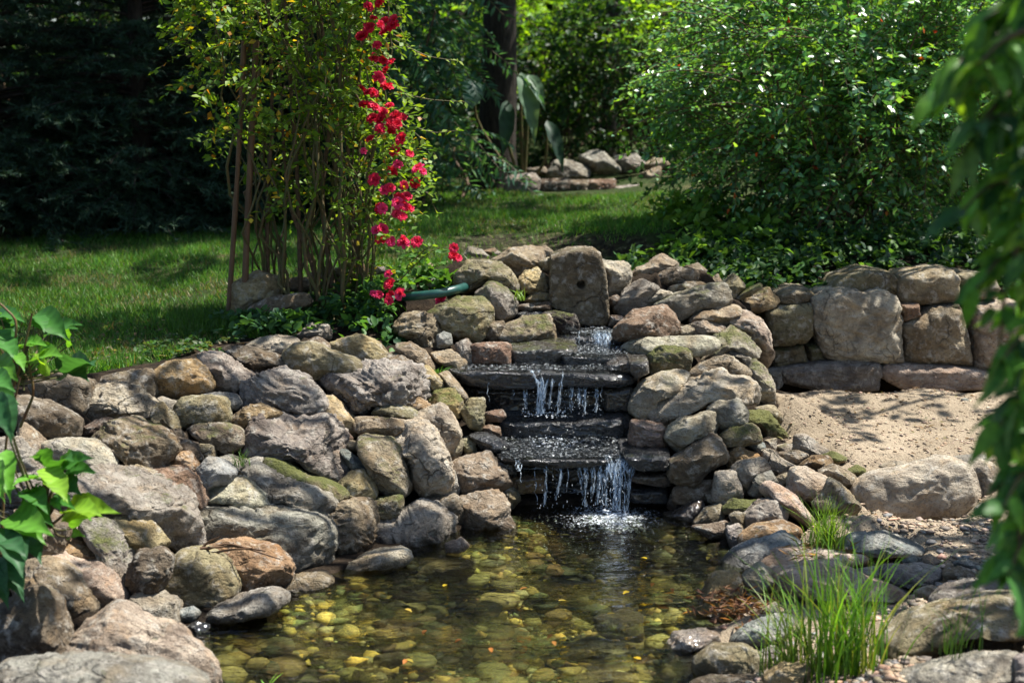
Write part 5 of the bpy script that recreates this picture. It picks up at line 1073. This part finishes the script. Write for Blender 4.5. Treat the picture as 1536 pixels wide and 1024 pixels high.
def broad_leaf(base, tip, width, sag=.0, fold=.18, nseg=10, side=None, nrm=None, serr=0.0):
    """one curved leaf blade with a midrib fold: vertices (nseg+1)x5"""
    b_, t_ = np.array(base, float), np.array(tip, float); ax = t_ - b_; L = np.linalg.norm(ax); nrm = np.array([0, -.6, .8]) if nrm is None else np.array(nrm, float); nrm = unit(nrm - (nrm @ unit(ax)) * unit(ax)); sd = np.cross(nrm, unit(ax)); V = []
    for s in np.linspace(0, 1, nseg + 1):
        w = width * (math.sin(math.pi * s ** .66) ** .9 * (1 - s ** 5) if 0 < s < 1 else 0) * (1 + serr * (((s * nseg) % 2) - .5)); mid = b_ + ax * s + nrm * L * .09 * math.sin(math.pi * s) - np.array([0, 0, sag * L * s * s])
        for e in (-1, -.5, 0, .5, 1): V.append(mid + sd * e * w * .5 + nrm * (abs(e) ** 1.5) * fold * w - nrm * .02 * L * math.sin(s * 22) * abs(e))
    i = (np.arange(nseg)[:, None] * 5 + np.arange(4)[None]).ravel(); return np.array(V), np.stack([i, i + 1, i + 6, i + 5], -1)
def broad_leaves(name, specs, mat, parent, per_part=False):
    Vs, Fs, Cs, off = [], [], [], 0
    for V, Fc, c in specs:
        Vs.append(V); Fs.append(Fc + off); Cs.append(np.tile(c, (len(V), 1)) * (1 + .12 * np.tile([-.5, .5, 1.4, .5, -.5], len(V) // 5) + .2 * np.repeat(np.where(np.arange(len(V) // 5) % 2, 1, -1), 5) * np.tile([.6, 1, 0, 1, .6], len(V) // 5))[:, None]); off += len(V)
    return mesh_obj(name, np.concatenate(Vs), np.concatenate(Fs), mat, parent, True, np.concatenate(Cs))
bl = empty('broad_leaf_plant', (.12, 11.6, .85), 'plant with one huge pale drooping leaf hanging in the shade', 'plant')
sp_ = []
for (a, b_, c, d, w, cl) in [(781, 108, 803, 218, .17, (.10, .17, .10)), (792, 112, 818, 165, .12, (.10, .17, .10)), (712, 120, 700, 170, .2, (.03, .07, .05)), (760, 150, 752, 240, .14, (.025, .06, .035)), (820, 180, 846, 260, .12, (.02, .05, .03))]:
    V, Fc = broad_leaf(at_y(a, b_, 11.4), at_y(c, d, 11.25), w, .05, .2, 12, nrm=(.3, -1, .3)); sp_.append((V, Fc, np.array(cl)))
broad_leaves('leaves', sp_, LEAF, bl)
pl = [smooth_poly([np.array([.1, 11.6, .8]), at_y(a, b_ + 60, 11.55), at_y(a, b_, 11.4)], 10) for a, b_ in ((781, 108), (792, 112), (712, 120), (760, 150), (820, 180))]; V, Fc = tubes(pl, [np.linspace(.018, .008, 10)] * 5, 6); mesh_obj('stems', V, Fc, GREENSTEM, bl, True)
bush('added_side_tree', 'tree added out of view beside the wall, its sparse crown dappling the sand', 'tree', (4.7, 7.6, .8), (3.4, 7.3, 3.5), (1.6, 1.1, .8), 75, .6, 12, .10, .06, MD, LEAF, .3, 'oval', 14, .015, None, -.1, 1.3, .5, trunk=(3.2, .08, (-.5, -.1)))  # unseen tree, added only to dapple the sand with shade
bush('added_canopy_tree', 'tall tree added out of view whose high thin crown dapples the rock bank', 'tree', (3.9, 4.4, .35), (.9, 5.2, 5.0), (2.6, 1.3, .6), 52, .6, 11, .12, .07, MD, LEAF, .3, 'oval', 14, .015, None, .02, 1.2, .5, trunk=(4.6, .1, (-.9, .2)))  # unseen tree, added so its crown throws dapples on the bank
# far wood as one mass
n = 5200; yy = rng.uniform(19, 24, n); st = np.column_stack([rng.uniform(-.62, .62, n) * yy, yy, 1.0 + rng.random(n) * 4.0]); P, D, N, tw = sprays(st, rng.normal(size=(n, 3)), .8, 12, .3)
o = leaf_mesh('far_wood', P, D, N, .26 * rng.uniform(.6, 1.2, len(P)), .16, pick([(.02, .05, .015), (.03, .07, .015), (.05, .11, .02)], len(P), .3), LEAF, None); o['kind'] = 'stuff'
V, Fc = tubes([np.column_stack([np.full(6, x), np.full(6, y), np.linspace(.8, 5.2, 6)]) for x, y in zip(rng.uniform(-12, 12, 40), rng.uniform(18.5, 24, 40))], [np.full(6, rng.uniform(.06, .14)) for _ in range(40)], 7); tag(mesh_obj('far_wood', V, Fc, BARK, None, True), kind='stuff')

# --- lawn grass
n = 260000; uvx = rng.uniform(-.75, .35, n); yy = 5.0 + 8.5 * rng.random(n) ** 1.25; XY = np.column_stack([uvx * yy * .72, yy]); z = gz_at(XY); P = np.column_stack([XY, z]); px = to_px(P)
ok = in_poly(px, LAWN) & (px[:, 0] > -120) & (fbm(np.column_stack([XY * 3.1, 0 * z]), 8, 3) > -.42 + .5 * rng.random(n) - .35); bp = in_poly(px, [(680, 355), (800, 350), (960, 352), (1010, 372), (900, 392), (690, 395)]); ok &= ~(bp & (rng.random(n) < .85))
P = P[ok]; n = len(P); patch = fbm(np.column_stack([P[:, :2] * 1.6, np.zeros(n)]), 21, 3)[:, None]
gcol = pick([(.05, .155, .018), (.075, .20, .022), (.038, .12, .02), (.12, .23, .035)], n, .25) * (1 + .5 * patch); dry = rng.random(n) < (.06 + .25 * (patch[:, 0] < -.25)); gcol[dry] = pick([(.22, .19, .09), (.16, .14, .07)], dry.sum())
D = np.column_stack([rng.normal(size=(n, 2)) * .55, np.ones(n)]); o = leaf_mesh('lawn_grass', P - [0, 0, .004], D, rng.normal(size=(n, 3)), (.026 + .034 * rng.random(n)) * (1 + .5 * patch[:, 0]), .0058, gcol, GRASS, None, 'needle'); o['kind'] = 'stuff'
# taller grass along the lawn's edge by the rose
n = 2600; yy = rng.uniform(5.75, 6.35, n); XY = np.column_stack([(rng.uniform(250, 430, n) - 768) / F * yy, yy]); P = np.column_stack([XY, gz_at(XY)]); D = np.column_stack([rng.normal(size=(n, 2)) * .4, np.ones(n)])
o = leaf_mesh('lawn_grass', P, D, rng.normal(size=(n, 3)), .05 + .06 * rng.random(n), .005, pick([(.06, .15, .02), (.045, .11, .02)], n), GRASS, None, 'needle'); o['kind'] = 'stuff'
n = 500; yy = rng.uniform(5.3, 6.2, n); XY = np.column_stack([(rng.uniform(60, 380, n) - 768) / F * yy, yy]); P = np.column_stack([XY, gz_at(XY) + .012])
o = leaf_mesh('fallen_leaves', P, np.column_stack([rng.normal(size=(n, 2)), .1 * rng.normal(size=n)]), np.column_stack([.4 * rng.normal(size=(n, 2)), np.ones(n)]), .026, .017, pick([(.16, .11, .06), (.10, .14, .08), (.22, .2, .14), (.09, .06, .03)], n), LEAF, None, 'oval'); o['kind'] = 'stuff'
# --- grass tufts
def blades(base, n, h, spread, w, cols, lean=(0, 0), segs=5, pos=.04):
    Vs, Fs, Cs, off = [], [], [], 0; cc = pick(cols, n, .2)
    for i in range(n):
        a = rng.uniform(0, 6.283); out_ = np.array([math.cos(a), math.sin(a), 0]) * spread * rng.random() ** .7 + np.array([*lean, 0]); hh = h * rng.uniform(.45, 1.1); b_ = np.array(base) + np.array([rng.normal() * pos, rng.normal() * pos, -.01]); sd = unit(np.array([-out_[1] + .01, out_[0], 0]) + rng.normal(size=3) * .3)
        for s in np.linspace(0, 1, segs + 1):
            q = b_ + np.array([0, 0, hh]) * (s - .28 * np.linalg.norm(out_) * s * s) + out_ * hh * s * s * .9; ww = w * (1 - s) ** .6 + .0003; Vs += [q - sd * ww / 2, q + sd * ww / 2]; Cs += [cc[i] * (.8 + .5 * s)] * 2
        j = np.arange(segs) * 2 + off; Fs.append(np.stack([j, j + 1, j + 3, j + 2], -1)); off += 2 * segs + 2
    return np.array(Vs), np.concatenate(Fs), np.array(Cs)
def tuft(px, z, label, **kw):
    b_ = at_z(px[0], px[1], z); V, Fc, C = blades(b_, **kw); return tag(mesh_obj('grass_tuft', V, Fc, GRASS, None, True, C, origin=b_), label, 'grass tuft', 'grass tufts among the rocks')
tuft((1240, 822), .075, 'sunlit bright green grass tuft beside the tan triangular stone', n=190, h=.21, spread=.85, w=.0035, cols=[(.16, .30, .03), (.22, .36, .05), (.12, .24, .02)], pos=.028)
tuft((1262, 1010), .06, 'tall blurred grass tuft in front of the big pinkish slab', n=190, h=.40, spread=.6, w=.0068, cols=[(.10, .24, .02), (.14, .30, .03), (.07, .17, .02), (.22, .28, .06)], pos=.055)
tuft((1190, 1000), .05, 'shorter grass tuft leaning toward the pool beside the tall blurred one', n=80, h=.28, spread=.8, w=.005, cols=[(.10, .21, .03), (.16, .22, .05)], lean=(-.25, 0), pos=.04)
tuft((1425, 975), .2, 'sparse dark grass tuft on the shaded olive slab', n=26, h=.2, spread=.7, w=.004, cols=[(.05, .12, .02), (.04, .09, .02)], pos=.03)
tuft((402, 1040), .0, 'tiny bright sprout of grass at the pool edge bottom', n=9, h=.07, spread=1.0, w=.007, cols=[(.2, .4, .05)], pos=.01)
tuft((364, 694), .36, 'small grass sprig growing out of the bank joint', n=28, h=.06, spread=1.0, w=.003, cols=[(.08, .16, .03)], pos=.015)
tuft((656, 560), .47, 'little green weed at the end of the main ledge', n=24, h=.05, spread=1.0, w=.006, cols=[(.08, .2, .03)], pos=.012)
tuft((780, 447), .72, 'small weed growing beside the perched ochre stone', n=16, h=.06, spread=1.0, w=.006, cols=[(.16, .28, .04)], pos=.012)
# --- twigs and dead litter
for a, b_, c, d, e, f_, lb in [(296, 830, 340, 812, 420, 838, 'longest bent twig lying over the orange-brown boulder'), (300, 822, 350, 818, 398, 826, 'straight thin twig beside the bent one on the orange-brown boulder'), (288, 838, 312, 812, 330, 805, 'short twig sticking up against the long grey slab'), (305, 832, 345, 824, 378, 822, 'small brown twig in the middle of the twig heap')]:
    q = smooth_poly([at_y(a, b_, 4.12), at_y(c, d, 4.14), at_y(e, f_, 4.1)], 12); V, Fc = tubes([q], [np.linspace(.005, .0025, 12)], 6); tag(mesh_obj('twig', V, Fc, CANE, None, True, origin=q[0]), lb, 'twig', 'twigs heaped on the bank')
n = 240; XYZ = np.array([at_z(1105 + 34 * rng.normal(), 912 + 13 * rng.normal(), .035) for _ in range(n)]); XYZ[:, 2] += rng.random(n) * .03
o = leaf_mesh('dead_litter', XYZ, np.column_stack([rng.normal(size=(n, 2)), .3 * rng.normal(size=n)]), rng.normal(size=(n, 3)), .04, .009, pick([(.16, .08, .04), (.24, .13, .07), (.10, .05, .03)], n), LEAF); o['kind'] = 'stuff'
n = 130; XYZ = np.array([at_z(1240 + 24 * rng.normal(), 826 + 7 * rng.normal(), .08) for _ in range(n)]); o = leaf_mesh('dead_litter', XYZ, np.column_stack([rng.normal(size=(n, 2)), .3 * rng.normal(size=n)]), rng.normal(size=(n, 3)), .06, .005, pick([(.2, .12, .06), (.3, .2, .1)], n), LEAF); o['kind'] = 'stuff'
n = 260; XYZ = np.array([at_z(rng.uniform(1165, 1560), rng.uniform(588, 760), .19) for _ in range(n)]); XYZ[:, 2] = gz_at(XYZ[:, :2]) + .006; o = leaf_mesh('dead_litter', XYZ, np.column_stack([rng.normal(size=(n, 2)), .15 * rng.normal(size=n)]), np.column_stack([.4 * rng.normal(size=(n, 2)), np.ones(n)]), .03 * rng.uniform(.4, 1.3, n), .008, pick([(.16, .10, .05), (.24, .15, .08), (.10, .06, .03), (.12, .12, .04)], n), LEAF); o['kind'] = 'stuff'
# fallen yellow leaves on the water
n = 26; XYZ = np.array([at_z(rng.uniform(560, 1080), rng.uniform(810, 990), .004) for _ in range(n)]); keep = pond_sd(XYZ[:, :2]) < -.03; XYZ = XYZ[keep]; n = len(XYZ)
o = leaf_mesh('floating_leaves', XYZ, np.column_stack([rng.normal(size=(n, 2)), np.zeros(n)]), np.tile([0, 0, 1.0], (n, 1)) + .1 * rng.normal(size=(n, 3)), .03, .016, pick([(.5, .34, .02), (.4, .3, .05), (.35, .14, .03)], n), LEAF, None, 'oval'); o['kind'] = 'stuff'

# --- leafy plant at the bank's end, near the camera
lp = empty('leafy_plant', at_y(-10, 900, 3.55), 'bright green broad-leaved plant with reddish stems beside the bank', 'plant')
G1, G2, G3, G4 = (.10, .26, .03), (.05, .16, .03), (.03, .10, .035), (.18, .33, .03)
LS = [(0, 472, 45, 482, .5, G2, 3.9), (48, 474, 70, 500, .7, G2, 3.95), (76, 500, 135, 480, .42, G2, 4.0), (50, 545, 104, 528, .62, G1, 3.85), (36, 522, 78, 514, .5, G1, 3.9), (96, 562, 150, 540, .85, G3, 4.0), (98, 550, 140, 572, .75, G3, 4.05), (-8, 508, 26, 540, .6, G2, 3.85), (20, 530, 40, 560, .5, G1, 3.8), (60, 560, 40, 520, .4, G4, 3.8),
      (-8, 590, 26, 662, .55, G3, 3.3), (76, 702, 38, 678, .5, G2, 3.5), (84, 706, 116, 684, .55, G2, 3.5), (96, 712, 154, 702, .48, G2, 3.5), (92, 720, 128, 742, .75, G3, 3.48), (66, 722, 8, 726, .5, G1, 3.45), (76, 716, 106, 756, .6, G4, 3.42), (62, 742, 16, 740, .45, G1, 3.45), (98, 768, 164, 770, .55, G4, 3.4), (6, 778, 80, 818, .62, G1, 3.35), (66, 780, 40, 742, .5, G2, 3.42), (-8, 802, 48, 838, .7, G3, 3.3),
      (8, 832, 40, 896, .62, G3, 3.32), (-10, 838, 16, 900, .6, G3, 3.3), (106, 806, 132, 800, .4, G1, 3.45), (0, 690, 8, 760, .45, G1, 3.35), (-10, 760, 30, 720, .6, G1, 3.4), (20, 490, 12, 462, .5, G2, 3.95), (100, 520, 86, 488, .45, G1, 4.0), (-10, 560, 30, 590, .5, G2, 3.7), (40, 800, 66, 850, .6, G3, 3.4), (84, 740, 118, 764, .5, G2, 3.42), (-10, 470, 20, 500, .7, G3, 4.0), (52, 756, 84, 790, .6, G2, 3.4)]
sp_, pt = [], []
LS += [(a + rng.normal() * 9, b_ + rng.normal() * 9, c + rng.normal() * 16, d + rng.normal() * 16, w, cl, y + .06 * rng.random()) for a, b_, c, d, w, cl, y in LS]
for (a, b_, c, d, w, cl, y) in LS:
    p0, p1 = at_y(a, b_, y + .03), at_y(a + (c - a) * .88, b_ + (d - b_) * .88, y - .05 - .04 * rng.random()); L = np.linalg.norm(p1 - p0); V, Fc = broad_leaf(p0, p1, w * L * .74, .06, .18, 14, nrm=(rng.normal() * .35, -.55, .8), serr=.06); sp_.append((V, Fc, np.array(cl) * rng.uniform(.85, 1.15)))
    hub = at_y(*((30, 565, 3.9) if y > 3.75 else (62, 790, 3.5))); pt.append(smooth_poly([hub + rng.normal(size=3) * .015, (hub + p0) / 2 + [0, 0, -.01], p0], 8))
broad_leaves('leaves', sp_, LEAF, lp); V, Fc = tubes(pt, [np.linspace(.0035, .002, 8)] * len(pt), 6); mesh_obj('petioles', V, Fc, GREENSTEM, lp, True)
pl = [smooth_poly([at_y(a, b_, y) for a, b_ in q], 14) for q, y in (([(0, 625), (28, 560), (48, 470)], 3.85), ([(0, 600), (20, 540), (26, 480), (0, 455)], 3.85), ([(30, 640), (52, 590), (40, 530)], 3.85), ([(-5, 900), (30, 840), (62, 790), (86, 706)], 3.5), ([(-5, 900), (4, 780), (8, 660), (30, 565)], 3.6), ([(62, 790), (70, 740), (66, 715)], 3.5), ([(-10, 880), (20, 830), (10, 780)], 3.4))]
V, Fc = tubes(pl, [np.linspace(.0055, .003, 14)] * len(pl), 7); mesh_obj('stems', V, Fc, STEMRED, lp, True)
# --- leaves hanging at the other side, close to the camera, from a small tree
ht = empty('overhanging_tree', (1.75, 2.75, .15), 'dark-leaved small tree whose branches hang close to the camera', 'tree')
s = np.linspace(0, 1, 12); q = np.column_stack([1.75 - .25 * s ** 2, 2.75 - .2 * s, .1 + 2.6 * s]); V, Fc = tubes([q], [.05 * (1.2 - .6 * s)], 10); mesh_obj('trunk', V, Fc, BARK, ht, True)
sp_, pl = [], []
VN = [([(1520, -260), (1535, 0), (1520, 200), (1505, 330)], 2.35), ([(1560, -200), (1540, 100), (1530, 420), (1520, 700), (1528, 860)], 2.3), ([(1530, -200), (1505, 60), (1450, 110), (1425, 130)], 2.4), ([(1560, 150), (1530, 300), (1485, 420), (1475, 520)], 2.35), ([(1570, 350), (1540, 520), (1500, 620), (1490, 640)], 2.4), ([(1570, 500), (1530, 700), (1505, 800), (1500, 850)], 2.28), ([(1600, 0), (1570, 300), (1560, 700), (1570, 900)], 2.3), ([(1590, 100), (1545, 200), (1480, 280), (1462, 300)], 2.45), ([(1545, -200), (1535, 100), (1515, 300), (1505, 480)], 2.5), ([(1560, 300), (1545, 500), (1515, 720), (1512, 800)], 2.45), ([(1580, -200), (1555, 100), (1550, 500), (1550, 950)], 2.4), ([(1560, -100), (1530, 40), (1480, 60), (1440, 100)], 2.3)]
for pts, y in VN:
    y -= .35
    q = smooth_poly([at_y(a + 24, b_, y) for a, b_ in pts], 24); top = np.array([1.4, 2.3, 2.7]); pl.append(np.vstack([smooth_poly([top, (top + q[0]) / 2 + [0, 0, .1], q[0]], 8)[:-1], q])); L = np.linalg.norm(np.diff(q, axis=0), axis=1).sum(); m_ = int(L / .0085)
    for s in np.linspace(.02, 1, m_):
        p0 = np.array([np.interp(s, np.linspace(0, 1, 24), q[:, j]) for j in range(3)]); px_ = to_px(p0)
        if px_[1] < -120 or (px_[0] < (1440 if px_[1] < 450 else 1505) and not 60 < px_[1] < 180): continue
        dx = rng.choice([-1, 1]) * rng.uniform(.25, 1) - .25; d = unit(np.array([dx, rng.normal() * .55, -rng.uniform(.15, 1.1)])); ln = rng.uniform(.035, .08); V, Fc = broad_leaf(p0 + d * .012, p0 + d * ln, ln * rng.uniform(.34, .5), .15, .15, 8, nrm=(rng.normal() * .6, -.5 + rng.normal() * .4, .9)); sp_.append((V, Fc, np.array([G2, G3, (.06, .17, .03), G1, G4][rng.integers(0, 5)]) * rng.uniform(.7, 1.15)))
st, dd = ball(45, (2.6, 4.25, 2.2), (.55, .6, .5), .45); P, D, N, tw = sprays(st, dd + .6 * rng.normal(size=st.shape), .3, 12, .4); leaf_mesh('crown', P, D, N, .10, .05, pick([G2, G3], len(P)), LEAF, ht, 'oval'); tw += stems([np.array([1.6, 2.6, 2.3])] * 8, st[:8], 0, .05); twig_mesh('twigs', tw, .006, TWIG, ht)  # first an unseen crown clump, added to shade the lower right corner
for (a, b_), (c, d), y in [((1505, 80), (1408, 140), 2.2), ((1515, 50), (1425, 105), 2.15), ((1515, 140), (1440, 235), 2.1), ((1515, 270), (1438, 322), 2.1), ((1530, 370), (1465, 432), 2.05), ((1540, 510), (1500, 545), 2.0), ((1545, 590), (1498, 642), 2.0), ((1548, 700), (1505, 760), 1.95), ((1550, 790), (1512, 862), 1.95), ((1545, 15), (1475, 30), 2.1), ((1530, 180), (1462, 190), 2.05)]:
    q = smooth_poly([at_y(a + 60, b_ - 30, y), at_y(a, b_ - 4, y), at_y((a + c) / 2, (b_ + d) / 2 - 12, y - .03), at_y(c, d, y - .06)], 14); pl.append(q)
    for s in np.linspace(.3, 1, 11):
        p0 = np.array([np.interp(s, np.linspace(0, 1, 14), q[:, j]) for j in range(3)]); d_ = unit(unit(q[-1] - q[0]) * .6 + np.array([rng.normal() * .5, rng.normal() * .5, -.55 + .35 * rng.normal()])); ln = rng.uniform(.05, .088); V, Fc = broad_leaf(p0, p0 + d_ * ln, ln * rng.uniform(.34, .46), .18, .15, 8, nrm=(rng.normal() * .5, -.5, .9)); sp_.append((V, Fc, np.array([G2, G3, G1, (.10, .2, .06)][rng.integers(0, 4)]) * rng.uniform(.7, 1.2)))
broad_leaves('crown', sp_, LEAF, ht); V, Fc = tubes(pl, [np.linspace(.008, .002, len(q)) for q in pl], 6); mesh_obj('branches', V, Fc, GREENSTEM, ht, True)
